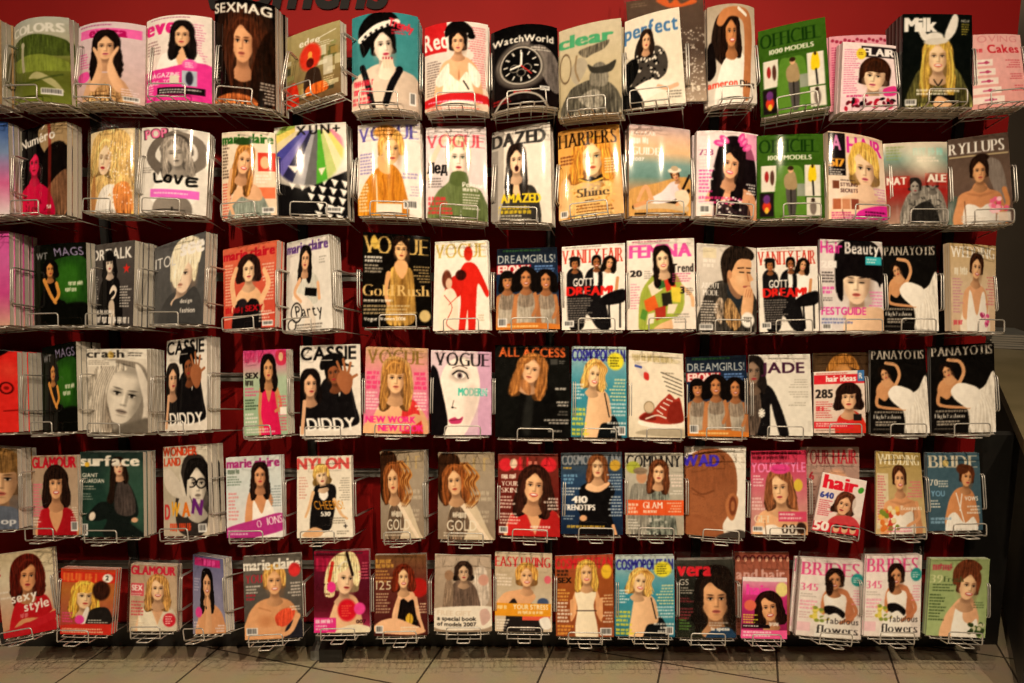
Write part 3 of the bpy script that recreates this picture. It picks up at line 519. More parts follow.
def c18():
    B('1c2430', '1f3350', '28364e', '8a6a4a'); K(10, 3, 84, 1, '3a6a3a', 3); T('DREAMGIRLS!', 2, 12, 13, 'b8c0c4', 96, ''); R('a82430', 0, 28, 56, 15); T('EBONY', 3, 29, 13, 'f0d8d4', 52, 'x'); K(62, 30, 34, 3, '7aa0e0', 2.6, 4.4)
    for (x, y, s_, r_) in ((18, 54, 27, -6), (80, 54, 29, 5), (48, 50, 31, 0)):
        BU(x, y, s_, 'b07850', 'a09484', 'less', w_=.66, tex=.12); P('a8a094', x - 11, 140, x - 13, y + 34, x, y + 30, x + 13, y + 34, x + 11, 140, tex=.14, g=.4); P('887c70', x - 11, y + 46, x - 9, y + 22, x + 9, y + 22, x + 11, y + 46, tex=.2); H(x, y, s_, 'b87e56', '140e0c', .75, 1.35 if s_ > 28 else 1.0, lip='8a2a28', sm=1, fr=s_ < 28)
        L('b07850', 5, x + 14, y + 26, x + 16, y + 46, x + 10, y + 62)
    P('c87a38', 0, 128, 50, 124, 100, 128, 100, 136, 0, 136); K(4, 128, 84, 1, 'f0d090', 3); BAR(3, 116, 14, 14)
def c19():
    B('ece8e2', 'e8e2da', 'ece6dc'); K(6, 2, 86, 1, '8a8480', 1.6); T('VANITY FAIR', 1, 6, 23, 'c83a28', 97, 'd')
    P('1c1a1c', 8, 60, 10, 42, 20, 36, 32, 44, 34, 64, 30, 130, 12, 130); P('1a181a', 34, 70, 40, 44, 54, 36, 64, 44, 66, 74, 76, 130, 62, 130, 44, 84); P('f0ece8', 50, 40, 56, 38, 58, 60, 52, 66); P('f2eee8', 62, 84, 68, 54, 78, 44, 90, 50, 92, 84, 78, 92, g=.2)
    H(21, 29, 18, 'a87048', '16100e', .3); E('1a1614', 20, 21, 9, 4); H(55, 28, 18, '9a6440', '120d0b', .3, .95, sm=1); H(76, 30, 18, 'd8a078', '1c120c', .9, 1.3, r=12, sm=1); L('c88e66', 5, 88, 54, 84, 78, 72, 84)
    T('GOTTA', 18, 53, 12, 'f4f0ec', 40, 'b'); T('DREAM!', 8, 66, 14, 'dc2a24', 74, 'x'); P('151214', 66, 82, 98, 72, 98, 92, 62, 96); L('151214', 3, 74, 92, 76, 130); L('151214', 3, 92, 88, 92, 130); P('1c1a1c', 20, 84, 44, 80, 58, 96, 70, 132, 56, 132, 40, 110, 34, 132, 20, 132); K(8, 84, 46, 11, '9a948e', 1.7, 3.8); BAR(3, 120, 16, 10)
def c1a():
    B('ece4da', 'ece2d8', 'e8dcd0'); K(6, 2, 88, 1, 'b03a6a', 1.6); T('FEMINA', 3, 8, 19, 'e85aa8', 94, 'x'); P('e4b48c', 26, 140, 36, 118, 60, 112, 64, 140, g=.3); P('9aa84a', 16, 120, 20, 80, 38, 54, 56, 46, 74, 56, 84, 84, 78, 112, 46, 128, 30, 140, 18, 136, tex=.05)
    for (q, c) in (((30, 70, 44, 58, 52, 76, 36, 86), 'e8d8c0'), ((52, 58, 66, 54, 72, 72, 58, 80), 'c8402c'), ((24, 92, 40, 84, 46, 104, 28, 110), 'd8662c'), ((50, 82, 64, 80, 66, 98, 52, 102), '2c2820'), ((64, 72, 80, 74, 78, 96, 66, 94), 'e0c84a'), ((40, 104, 56, 100, 56, 116, 42, 122), 'a83a2c'), ((30, 112, 40, 110, 38, 126, 28, 128), 'e8dcc8'), ((44, 66, 54, 62, 56, 72, 46, 76), '3a6a3a'), ((60, 98, 74, 98, 68, 112, 58, 112), 'e8d8c0'), ((22, 104, 30, 108, 26, 122, 18, 118), '5a8a3a')): P(c, *q, s=0, f=.4)
    L('e4b48c', 6, 80, 72, 94, 86, 96, 100, w2=5); H(52, 30, 34, 'f0c8a4', '1c120e', 1.25, .9, sm=1, lip='c03040', r=-6); T('20', 4, 46, 9, '242020', 18, 'x'); K(24, 47, 14, 4, '8a8480', 1.6, 3.4); T('Trend', 66, 38, 12, '241c1c', 33, 'b'); K(66, 52, 30, 4, 'c04a80', 1.6, 3.6); T('3', 78, 72, 10, '242020', 7, 'x'); K(86, 74, 12, 4, '6a6460'); K(4, 66, 14, 10, 'c86a90', 1.6, 4); K(68, 112, 28, 4, '7a7470', 1.6, 3.8)
def c1b():
    B('d4ccc4', 'c8c0b8', 'c4bab0'); R('dccfae', 10, 6, 22, 16, .8); K(10, 24, 26, 2, 'ece6de', 5, 7); P('3c3834', 4, 140, 10, 90, 24, 64, 50, 56, 80, 66, 100, 84, 100, 140, tex=.3); P('2c3238', 50, 66, 60, 60, 76, 84, 60, 110, 54, 90); P('9a7a54', 44, 110, 50, 84, 62, 92, 74, 120, 60, 134, tex=.5); P('9a8a7a', 28, 104, 36, 84, 44, 90, 40, 124, tex=.5)
    P('2a201a', 42, 50, 40, 24, 50, 6, 70, -2, 90, 4, 97, 14, 90, 22, 70, 18, 60, 30, 56, 54, 46, 60, tex=.4)
    P('d8a47c', 50, 30, 62, 16, 84, 16, 92, 26, 90, 42, 95, 52, 90, 56, 89, 66, 80, 78, 68, 76, 58, 64, 52, 48, g=.3); P('b88460', 50, 46, 60, 66, 74, 80, 66, 84, 54, 70, a=.7); P('2a201a', 46, 30, 62, 12, 86, 12, 94, 20, 76, 20, 66, 26, 58, 42, 52, 50, tex=.4); E('c8906a', 54, 46, 4, 7)
    L('2a1c16', 2, 68, 35, 78, 34); L('2a1c16', 2, 83, 34, 90, 34); L('1a1210', 2, 71, 41, 78, 41); L('1a1210', 2, 84, 41, 89, 41); L('a8704c', 2, 84, 44, 86, 54, a=.8); L('a05a50', 3, 78, 64, 88, 63); E('f0c8a0', 72, 52, 6, 8, f=1.4, a=.5)
    P('dca880', 74, 112, 76, 84, 82, 66, 90, 64, 95, 80, 90, 114, g=.4)
    for i in range(3): L('b87c58', 1.4, 80 + i * 4, 80, 83 + i * 4, 68)
    T('ABOUT', 8, 60, 9, 'f0ece8', 30, 'd'); T('MODE', 10, 71, 9, 'f0ece8', 26, 'd'); K(6, 88, 30, 9, 'e8e0d8', 2, 4.2); E('f0ece4', 84, 116, 11, 12); T('TEST', 77, 112, 7, '4a4440', 15); BAR(4, 124, 22, 9)
def c1d():
    B('e0d8d8', 'd8d0d0', 'dcd4d4'); P('181315', 26, 60, 24, 20, 40, 0, 80, 0, 98, 18, 100, 62, 86, 60, 56, 52, 34, 66, tex=.2); H(58, 62, 68, 'f0ccb0', '140f11', .2, .95, t=-.1, lip='c0605c', hb=0, ht=0, cl=1)
    P('140f11', 26, 80, 26, 34, 46, 18, 80, 18, 94, 36, 96, 70, 88, 58, 70, 56, 50, 54, 36, 60, tex=.2); P('140f11', 28, 56, 36, 56, 36, 90, 28, 84); P('ecc4a4', 40, 140, 46, 106, 74, 100, 100, 104, 100, 140, g=.5); T('Hair', 1, 3, 17, 'e040a0', 36, 'b'); T('Beauty', 40, 3, 17, 'f0ecec', 56, 'b')
    T('281', 3, 32, 10, 'f0ecec', 24, 'x'); R('3ab0c0', 72, 24, 26, 12); K(74, 27, 20, 2, 'f0f0f0', 2, 4); K(3, 48, 24, 4, '2a2426', 2.2, 4.4); K(3, 70, 24, 2, 'e040a0', 4, 6); K(3, 86, 20, 2, '4a4446'); K(74, 76, 24, 5, 'e070b0', 2.4, 5, al=1); T('FESTGUIDE', 3, 100, 11, 'd8389a', 70, 'b'); K(3, 116, 56, 2, '5a6aa8', 3, 5); BAR(4, 124, 14, 9)
def c1e():
    B('14110f', '14110f', '181412'); T('PANAYOTIS', 1, 2, 14, 'c4bcb0', 97, 'd')
    P('e6e0d6', 28, 70, 40, 60, 56, 62, 72, 70, 84, 64, 100, 46, 104, 140, 60, 140, 58, 116, 54, 98, 38, 86, tex=.12)
    for i in range(9): L(['cfc7bb', 'f4efe6'][i % 2], 1.6, 70 + i * 2, 74 + (i % 3) * 3, 76 + i * 2.4, 100, 70 + i * 4, 138, a=.7, f=1)
    P('c8926a', 10, 72, 14, 56, 30, 50, 42, 56, 44, 66, 34, 74, 24, 84, g=.4); L('c8926a', 6, 13, 68, 10, 88, 22, 94, 58, 97, w2=4); L('d09c74', 6, 42, 60, 50, 42, 44, 26, 26, 22, w2=5); P('d09c74', 18, 50, 30, 44, 38, 56, 26, 62)
    H(24, 40, 22, 'd09c74', '1c120d', .35, 1.05, r=-24, nk=0); P('ece6dc', 30, 72, 40, 60, 56, 61, 74, 70, 74, 90, 56, 98, 40, 86, g=.2)
    K(6, 100, 50, 1, 'b0a89c', 3, 5); T('High Fashion', 5, 105, 7, 'e0dcd4', 46, 'd'); K(8, 116, 36, 2, 'c8c0b4', 2.6, 4.6); K(4, 128, 40, 1, '8a8278', 1.5)
def c1f():
    B('bfa67e', 'd4bca0', 'd0b498'); T('WEDDING', 2, 4, 18, 'fffaf0', 96, 'd'); P('ecdcc8', 22, 140, 26, 96, 36, 70, 56, 60, 72, 70, 82, 96, 84, 140, g=.3); P('d8a07c', 24, 110, 28, 76, 44, 64, 56, 62, 74, 70, 82, 92, 80, 110, 72, 92, 56, 110, 40, 88, 34, 116, g=.3); P('f0e8de', 36, 140, 38, 80, 44, 76, 56, 112, 68, 76, 76, 84, 78, 140, g=.2)
    H(56, 36, 36, 'e0ac84', '3a2216', .3, .95, sm=1, t=.2, r=6); K(8, 38, 28, 1, 'f0e8d4', 10); K(4, 54, 22, 12, 'c0789a', 1.8, 4.6); K(76, 50, 20, 10, 'c8607a', 1.8, 4.6, al=1)
    for i in range(16): E(['d85a90', 'e898b8', 'a83a6a'][i % 3], 66 + rq(i, 7, 18), 104 + rq(i, 11, 22), 3.4, 3)
    K(4, 118, 22, 1, 'd03a50', 7)
# fourth row
def d10():
    B('14090a', '0e0808'); P('e0302a', 52, 140, 56, 96, 60, 60, 66, 24, 80, 8, 104, 6, 104, 140, g=.1); P('b81c1a', 56, 96, 66, 90, 72, 104, 66, 124, 56, 120, f=1.5, a=.6); RING('4a0a0a', 84, 62, 9, 9, 2); L('4a0a0a', 2.4, 64, 58, 76, 60); E('8a1410', 84, 62, 4, 3); L('8a1410', 2.4, 80, 100, 100, 98); E('f05a44', 88, 34, 12, 12, f=1.6, a=.6)
def d12():
    B('e4ddd0', 'b8b0a6', 'a89f94'); P('8c847a', 30, 30, 70, 20, 100, 40, 100, 135, 60, 135, tex=.1); P('5c554e', 60, 24, 84, 34, 92, 60, 88, 74, 76, 50, 62, 36, tex=.3)
    H(62, 74, 96, 'd0c8bc', '8c857c', .2, .8, t=.12, lip='8c8078', r=12, hb=0, ht=0, eye='3a3632'); P('d2cabf', 82, 26, 92, 34, 104, 70, 104, 130, 90, 130, 94, 90, 88, 56, g=.35)
    P('bdb5a9', -4, 140, 2, 80, 10, 44, 26, 26, 56, 24, 70, 34, 50, 40, 36, 60, 28, 92, 34, 140, tex=.3); P('8c8378', 28, 140, 26, 96, 32, 70, 38, 96, 46, 140, tex=.3)
    for i in range(14): L(['e0d8cc', '8a8278'][i % 2], 1.6, 30 + i * 1.6, 26 + i * .4, 14 + i * 1.8, 60, 6 + i * 2, 100, 4 + i * 2.2, 136, a=.6)
    P('6a645c', 40, 140, 60, 124, 84, 116, 100, 112, 100, 140, f=2); R('e8e2d6', 0, 0, 100, 16); T('crash', 2, 2, 12, '3a3632', 64, 'b'); R('e8e2d6', 2, 18, 48, 10, .8); K(4, 19, 44, 3, '8a8278', 1.3, 2.8); K(70, 6, 24, 2, '4a4642', 2, 4); E('dcb040', 42, 10, 5, 6, a=.6)
def d13():
    B('e8e2da', 'e4dcd2', 'e0d8ce'); P('171416', 30, 120, 34, 66, 48, 48, 66, 46, 82, 58, 92, 90, 94, 120, g=.1); P('171416', 0, 120, 4, 76, 20, 66, 36, 74, 40, 120); P('f0ebe4', 56, 52, 68, 50, 66, 78); L('111', 3, 62, 52, 64, 84); L('2a2628', 2, 84, 60, 92, 110)
    H(57, 42, 34, '8a5638', '14100f', .3, .95, t=-.3, r=-8); P('131112', 36, 38, 38, 20, 58, 13, 76, 20, 76, 28, 90, 34, 60, 32); H(18, 58, 38, 'd8a888', '1a1211', .8, 1.0, t=.3); P('9a6444', 62, 56, 66, 42, 76, 40, 88, 50, 84, 70, 74, 74, g=.3)
    for i, q in enumerate(((70, 44, 62, 26), (76, 42, 72, 22), (80, 44, 84, 28), (86, 50, 94, 46))): L('a06a48', 4, *q)
    L('d8a888', 6, 8, 84, 4, 130); T('CASSIE', 2, 3, 19, '171415', 94, 'b'); L('e8e2da', 1, 36, 23, 54, 23); T('DIDDY', 14, 109, 18, 'f2ede6', 80, 'b', sl=-.15)
def d14():
    B('e04a8a', 'a8bca4', '9cb89c', '98b498'); K(4, 4, 70, 1, 'c02a60', 15, a=.5); P('c83a5a', 78, 4, 98, 4, 98, 24, 80, 24); E('e0b08c', 88, 12, 5, 7); P(TAN, 38, 140, 42, 70, 50, 52, 62, 48, 74, 54, 80, 76, 76, 140, g=.3); P('d8205c', 44, 140, 44, 80, 50, 58, 60, 84, 70, 58, 76, 84, 84, 140, g=.35); L(TAN, 7, 42, 62, 38, 100, 46, 128, w2=5); L(TAN, 7, 78, 64, 86, 90, 74, 98, w2=5)
    H(60, 30, 38, 'd09a70', '1c1210', 1.0, 1.0, lip='b03040'); T('SEX', 6, 36, 9, '241c1c', 32, 'x'); K(5, 48, 32, 1, '241c1c', 8); K(4, 60, 34, 3, 'e83a80', 2.4, 5); K(4, 78, 32, 4, '2a3a2a', 2.2, 4.6); K(4, 100, 34, 4, 'f0ece8', 3, 6); K(80, 74, 18, 12, 'e4406c', 2.2, 4.8, al=1); R('f0e8e0', 84, 92, 14, 12); K(6, 124, 80, 2, 'f0e8e4', 2.4, 4.6)
def d16():
    B('c8a080', 'e0889a', 'e07898', 'e088a0'); T('VOGUE', 4, 3, 23, '8c7440', 92, 'd'); P('b8905c', 26, 60, 30, 24, 50, 14, 72, 26, 78, 70, 64, 90, 30, 84, tex=.2); P('e8b088', 14, 140, 20, 100, 36, 80, 56, 76, 80, 86, 98, 110, 100, 140, g=.4); P('d03a3a', 62, 140, 62, 90, 72, 82, 84, 90, 92, 140, tex=.1); P('e0a880', 0, 140, 10, 112, 40, 106, 60, 112, 80, 104, 92, 112, 60, 132, g=.3)
    H(50, 48, 48, 'ecb88e', 'a87a44', 1.1, 1.0, fr=1, t=0, lip='c06058'); K(3, 38, 26, 4, 'e83a78', 5, 7.4); K(3, 70, 22, 6, 'f4dce0', 2.6, 5); K(76, 38, 22, 4, 'e83a78', 5, 7.4, al=1); K(76, 70, 22, 6, 'f4e0e0', 2.6, 5, al=1); T('NEW WORK', 4, 108, 10, 'f03a8c', 78, 'x'); T('NEW LOOK', 24, 121, 10, 'f03a8c', 70, 'x')
def d17():
    B('e0c8d4', 'dcc0d0', 'd0b0c8'); R('c89ac0', 78, 0, 22, 135, .8); P('f0e2d8', 20, 140, 12, 80, 22, 30, 50, 10, 76, 26, 82, 70, 70, 110, 50, 140, g=.12); P('141014', 0, 140, 0, 36, 10, 30, 18, 60, 26, 96, 28, 120, 16, 140); T('VOGUE', 8, 3, 22, '2c2628', 90, 'd')
    E('b8a8a0', 48, 40, 15, 10, 0, .8); E('f4ece8', 48, 40, 9, 5); E('7a6a70', 48, 40, 4.4, 5); E('1a1416', 48, 40, 2, 2.4); L('171214', 2.4, 36, 38, 46, 32, 58, 36, 62, 44); L('6a5850', 1.5, 36, 28, 48, 24, 60, 28); L('8a7a74', 1.5, 38, 80, 36, 90, 42, 92); E('1c1616', 36, 91, 2, 1.6); P('c04070', 30, 112, 40, 107, 46, 110, 54, 106, 50, 116, 36, 118); L('601828', 1, 32, 112, 52, 109); T('MODERN', 46, 60, 12, '4cc0ac', 48, 'x')
    P('c8b4b0', 60, 60, 78, 60, 76, 100, 56, 120, f=4, a=.5); K(84, 60, 12, 4, 'f0e8f0')
def d18():
    B('1a1a18', '181816', '141412'); T('ALL ACCESS', 6, 4, 13, 'e8703c', 90, 'b'); P('121110', 30, 140, 32, 90, 40, 62, 56, 54, 76, 62, 86, 84, 88, 140); P('2a2a28', 36, 120, 44, 70, 52, 76, 46, 130, f=2)
    H(50, 36, 40, 'e8b48e', 'a06c3c', 1.1, 1.15, t=-.35, r=12, lip='c06050'); P('a8744a', 34, 60, 38, 50, 48, 60, 46, 74, tex=.2); R('6a6a68', 74, 20, 10, 8, .6); K(86, 22, 8, 2, '8a8a88'); K(80, 62, 17, 1, 'e0dcd6', 3); K(80, 82, 17, 2, 'e0dcd6', 2.4, 4.4, al=1); K(82, 96, 15, 2, '7a7874', 2, 4, al=1); K(60, 108, 37, 2, 'e0dcd6', 2.2, 4.4, al=1); K(70, 124, 27, 1, 'd8d4ce', 2.2)
def cosmo(mast='3a3a9a'):
    B('b8c8c8', '6aa0b0', '3a8ca4', '4a90a0', '2a6a80'); T('COSMOPOLITAN', 1, 5, 17, mast, 98, 'x'); P('14181c', 44, 140, 52, 108, 72, 100, 84, 112, 88, 140); P('ecbc94', 24, 140, 28, 96, 34, 68, 52, 62, 68, 76, 72, 110, 54, 116, 44, 140, g=.45); L('14181c', 2, 60, 70, 68, 104); H(42, 42, 38, 'f0c49c', 'd8a860', .65, 1.15, sm=1, r=10, t=.2, lip='c83848'); [L(['d8a860', 'ecc888', 'a87838'][i % 3], 2.4, 44 + i, 22 + i % 3, 54 + i * 1.2, 34, 50 + i * 1.1, 46, 56 + i, 58 + i % 4 * 2, w2=1, f=.8) for i in range(10)]
    E('e8dc3c', 80, 22, 15, 13); K(70, 16, 20, 4, '4a4a20', 2, 4); K(2, 56, 24, 5, 'e8f0f0', 2.6, 5); K(66, 48, 32, 7, 'e8e0a0', 2.4, 5, al=1); K(66, 84, 32, 4, 'd8e4e4', 2.6, 5.4, al=1); K(2, 92, 28, 4, 'e8dc3a', 4, 7); K(2, 122, 40, 2, 'e8dc3a', 4, 6); K(60, 112, 38, 3, 'f0f0ec', 3, 6, al=1); BAR(84, 118, 13, 13)
def d19(): cosmo()
def d1a():
    B('e8dcc8', 'ece0cc', 'e8dcc8', 'd8ccb4'); P('c8bc98', 4, 8, 40, 4, 80, 10, 96, 14, 80, 18, 30, 16, a=.6, tex=.2); K(6, 7, 88, 1, 'b0a070', 9, a=.6); P('d8ccc0', 12, 26, 20, 20, 36, 34, 34, 46, 22, 40); L('4a5aa0', 4, 12, 24, 22, 26); P('c83a34', 28, 34, 36, 36, 36, 46, 28, 44); K(60, 32, 36, 1, '7a7264', 2); 
    for i in range(5): L('5a5448', 1.6, 58 + i * 3, 32 + i * 7, 96, 44 + i * 6)
    P('eae2d4', 20, 116, 22, 108, 60, 112, 96, 108, 98, 118, 60, 122, g=.1); P('a03a2c', 20, 108, 26, 98, 44, 92, 56, 80, 66, 72, 74, 66, 84, 74, 92, 72, 97, 92, 96, 110, 60, 114, g=.2); P('7a281e', 70, 110, 74, 84, 92, 78, 97, 96, 96, 110, a=.7); P('7a281e', 20, 108, 30, 98, 42, 98, 48, 108); E('c8b49a', 36, 88, 9, 9); RING('8a7a60', 36, 88, 9, 9, 1)
    for i in range(4): L('f0e8dc', 1.8, 50 + i * 6, 92 - i * 6, 60 + i * 6, 98 - i * 7)
    L('e0d4c4', 2.4, 30, 106, 50, 100, 66, 104); P('8a8272', 14, 130, 40, 122, 100, 122, 100, 134, a=.6)
def d1c():
    B('ddd8d0', 'e0dcd2', 'e4e0d6'); P('191618', 0, 140, 0, 60, 16, 52, 34, 54, 46, 76, 58, 112, 62, 136, 50, 140, 40, 104, 34, 84, 30, 140); P('5c5048', 0, 70, 2, 40, 16, 60, 20, 100, 10, 140, 0, 140, tex=.3); H(6, 28, 44, '8a7464', '241e1c', .9, 1.0, t=.3)
    T('JADE', 20, 14, 17, '4a2440', 72, 'b'); K(60, 42, 34, 4, '9a948a', 1.4, 4, al=1); K(60, 62, 34, 3, '9a948a', 1.4, 4, al=1); K(60, 80, 30, 2, '9a948a', 1.4, 4, al=1)
    for i in range(8): E('d8d4cc', 20 + 4 * math.cos(i * .785), 98 + 6 * math.sin(i * .785), 1.6, 2)
    E('e8e4dc', 20, 98, 3, 4); R('c8c4bc', 92, 110, 6, 18, .6)
def d1d():
    B('e8d8cc', 'e0ccc0', 'd8c0b4'); R('d8303c', 0, 8, 100, 20); T('hair ideas', 24, 10, 13, 'f4ece8', 60, 'x'); R('4a7ab0', 86, 0, 14, 24); T('R', 89, 6, 12, 'f4f0ec', 8); K(4, 4, 70, 1, 'c83a44', 2)
    P('d03a2c', 44, 140, 46, 104, 60, 92, 80, 88, 98, 110, 100, 140); H(68, 58, 52, 'ecb894', '2a1814', .55, 1.1, fr=1, t=-.1, lip='b83a3a'); T('285', 4, 40, 18, '3a3230', 34, 'x'); K(4, 66, 34, 8, 'c8404a', 2.2, 4.8); K(4, 78, 18, 1, 'd8303c', 9); R('d8303c', 0, 110, 76, 15); K(4, 113, 66, 2, 'f4dcd8', 3, 5); R('2a2220', 76, 94, 16, 14); K(4, 128, 60, 1, '8a6a60', 2)
def d1e():
    B('4c3a28', '5a4430', '40301f'); P('a8743a', 24, 30, 40, 6, 70, 6, 84, 30, 60, 24, 40, 40, tex=.3); E('c89058', 54, 42, 18, 22); K(4, 10, 20, 20, '6a5438')
# fifth row
def e10():
    B('7a6a52', '8a7a60', '6a6a70', '70727a'); H(74, 52, 84, 'dcae88', '80623c', .3, 1.0, fr=1, t=.1, lip='b8645a'); P('687080', 20, 140, 30, 112, 56, 98, 90, 98, 104, 112, 104, 140, tex=.06); T('op', 76, 116, 10, 'd8dce4', 22)
def e11():
    B('a8907c', 'b09c88', 'a89080'); T('GLAMOUR', 1, 3, 18, 'c01c34', 98, 'x'); BU(54, 50, 48, 'd8a078', 'b01c2a', 'v', w_=.85); P('d8a078', 44, 88, 62, 88, 68, 100, 54, 128, 40, 104); H(54, 48, 52, 'e0a880', '2a1a14', .8, 1.15, fr=1, sm=1, lip='b03840', p=.1); K(2, 48, 24, 12, 'e8688c', 2.6, 4.8); K(2, 106, 20, 3, 'f0e0d8', 2.4, 5); K(84, 88, 14, 8, 'e8d8c8', 1.8, 4, al=1); BAR(84, 112, 14, 16)
def e12():
    B('2c3c38', '26403a', '2a4a40', '203830'); P('4a6a5a', 40, 30, 100, 20, 100, 120, 60, 90, f=8, a=.5); P('1a2220', 10, 106, 30, 82, 46, 78, 52, 60, 64, 44, 76, 48, 88, 72, 92, 100, 80, 112, 100, 134, 40, 134, 44, 108, 30, 110); P('4a4240', 56, 90, 60, 52, 70, 44, 84, 64, 88, 96, 70, 102, tex=.25)
    H(62, 24, 26, 'e0b090', '2a1c14', 1.1, 1.0, r=-6, t=.2); P('2a1c14', 50, 30, 48, 60, 44, 78, 54, 80, 58, 40, tex=.2); E('e8d8c8', 20, 102, 5, 7, 20); E('d8a888', 86, 108, 5, 4); T('surface', 2, 6, 16, 'eae4d6', 94, 'x'); E('e0b040', 12, 20, 4, 4); T('GIANT', 4, 34, 6, 'e4e0d4', 26); T('GUARDIAN', 4, 43, 6, 'e4e0d4', 36); K(4, 54, 30, 2, 'c8c4b8', 1.8, 4); K(4, 66, 22, 3, 'b0b8b0', 1.6, 4); BAR(0, 114, 13, 18)
def e13():
    B('e0d8c8', 'b0a898', 'c0b4a4'); P('3a3432', 40, 60, 50, 24, 70, 14, 94, 22, 100, 60, 92, 130, 40, 130, 30, 90); P('c8c0b4', 0, 40, 20, 36, 56, 70, 40, 80, 10, 66, g=.2); H(78, 58, 62, 'd4ccc0', '1c1817', .3, .95, t=.1, lip='8a8078'); RING('141011', 66, 56, 10, 7, 2); RING('141011', 86, 58, 9, 7, 2); L('141011', 2, 74, 55, 79, 56)
    for q in ((50, 88, 20, 52), (54, 84, 42, 44), (58, 86, 60, 54)): L('d0c8bc', 7, *q, w2=5)
    P('c8c0b4', 36, 100, 40, 80, 62, 78, 66, 96, 54, 108); T('WONDER', 1, 2, 13, 'd8502c', 80, 'x'); T('LAND', 3, 18, 12, 'd8502c', 42, 'x'); T('D', 4, 88, 22, 'c83a3a', 14, 'x'); T('W', 22, 84, 20, 'e8a83a', 20, 'x', rot=8); T('A', 46, 86, 20, 'e07a2c', 18, 'x'); T('N', 70, 80, 22, '6a2a7a', 22, 'x', rot=10); K(16, 116, 62, 1, 'd8502c', 11); BAR(78, 118, 16, 12)
def e14():
    B('c8d0d0', 'c8d4d8', 'd4d8dc', 'e0dcdc'); T('marie claire', 2, 3, 15, 'a83a80', 96, 'x'); K(3, 21, 34, 1, '5a6a5a', 7); K(2, 32, 28, 4, '5a7060', 2, 4.4); K(4, 60, 20, 8, 'd87a80', 3, 6); P('f0ece8', 36, 140, 42, 72, 56, 60, 70, 60, 82, 74, 86, 140, g=.2); P('c88e68', 34, 110, 40, 66, 52, 56, 72, 56, 84, 70, 82, 84, 74, 72, 64, 96, 50, 74, 46, 112, g=.3); H(62, 32, 36, 'cc9470', '2a1a14', 1.15, .95); K(80, 50, 18, 8, '7a8a90', 2, 4.6, al=1)
    P('b03a88', 0, 120, 50, 106, 100, 96, 100, 124, 0, 140); T('O', 54, 107, 12, 'f4e8f0', 9, 'd', rot=-9); T('IONS', 72, 102, 13, 'f4e8f0', 28, 'd', rot=-9); K(2, 122, 40, 2, 'e8c8dc', 3, 5)
def e15():
    B('dcd4c4', 'e8e0d0', 'ece4d4', 'e8e0d0'); T('NYLON', 1, 3, 18, 'd85a58', 97, 'x'); P('1a1718', 24, 120, 30, 66, 36, 48, 48, 46, 62, 46, 72, 54, 70, 84, 66, 104, 60, 122, 36, 128, g=.1); P('f0ece4', 42, 56, 54, 54, 58, 66, 50, 74, 42, 68); L('e0b48c', 6, 30, 60, 22, 86, 16, 100, w2=4); L('e0b48c', 6, 68, 72, 80, 96, 90, 104, w2=4); H(46, 32, 32, 'ecc8a8', 'd0a860', .5, 1.05, fr=1, r=-8); P('dcac84', 10, 132, 30, 118, 48, 124, 40, 134); L('141213', 3, 40, 52, 56, 50)
    T('CHEERS!', 34, 74, 14, 'd8943a', 54, '', sl=-.3); T('530', 44, 92, 7, 'f4f0e8', 18, 'x'); K(4, 34, 18, 8, 'c88a80', 2.2, 4.8); K(76, 36, 20, 10, '8a847a', 1.6, 4, al=1); K(60, 102, 30, 3, '6a645a', 1.8, 4); T('+', 84, 112, 9, '2a2626', 8); K(72, 124, 24, 2, '6a645a', 1.6, 3.6)
def e16():
    B('9a8c78', 'a09484', '94887a', '8a7c6c'); R('b8a070', 62, 8, 4, 20, .7); R('b8a070', 80, 8, 4, 20, .7); R('b8a070', 80, 8, 10, 2, .6); P('c8b8a0', 20, 140, 24, 80, 40, 66, 60, 70, 90, 124, 96, 140, g=.2); P('6a5a4c', 16, 130, 22, 90, 40, 84, 56, 110, 40, 140, tex=.3); L('ead4bc', 9, 40, 76, 62, 104, 88, 136, w2=6); P('3a2416', 0, 10, 20, 0, 40, 14, 30, 70, 10, 80, 0, 60, tex=.4); H(30, 44, 44, 'e0b088', '84502a', .85, 1.1, t=-.2, r=-6, lip='b84a3c'); [L(['96602e', 'c08a50', '6c4020'][i % 3], 3, 40 + i, 16 + i % 4, 52 + i * 1.6, 30 + i % 5 * 2, 46 + i * 1.5, 48, 56 + i * 1.4, 64 + i % 4 * 3, 48 + i, 80 + i % 3 * 3, w2=1, f=.8) for i in range(14)]; K(66, 60, 30, 2, 'd0c4b0', 6, 9, a=.4); K(72, 90, 26, 3, 'd0c4b0', 4, 7, a=.4)
    K(26, 93, 40, 1, 'e4dccc', 8); T('GOLD', 16, 105, 16, 'e8dfcc', 54, ''); K(10, 124, 62, 2, 'd8d0c0', 2, 4)
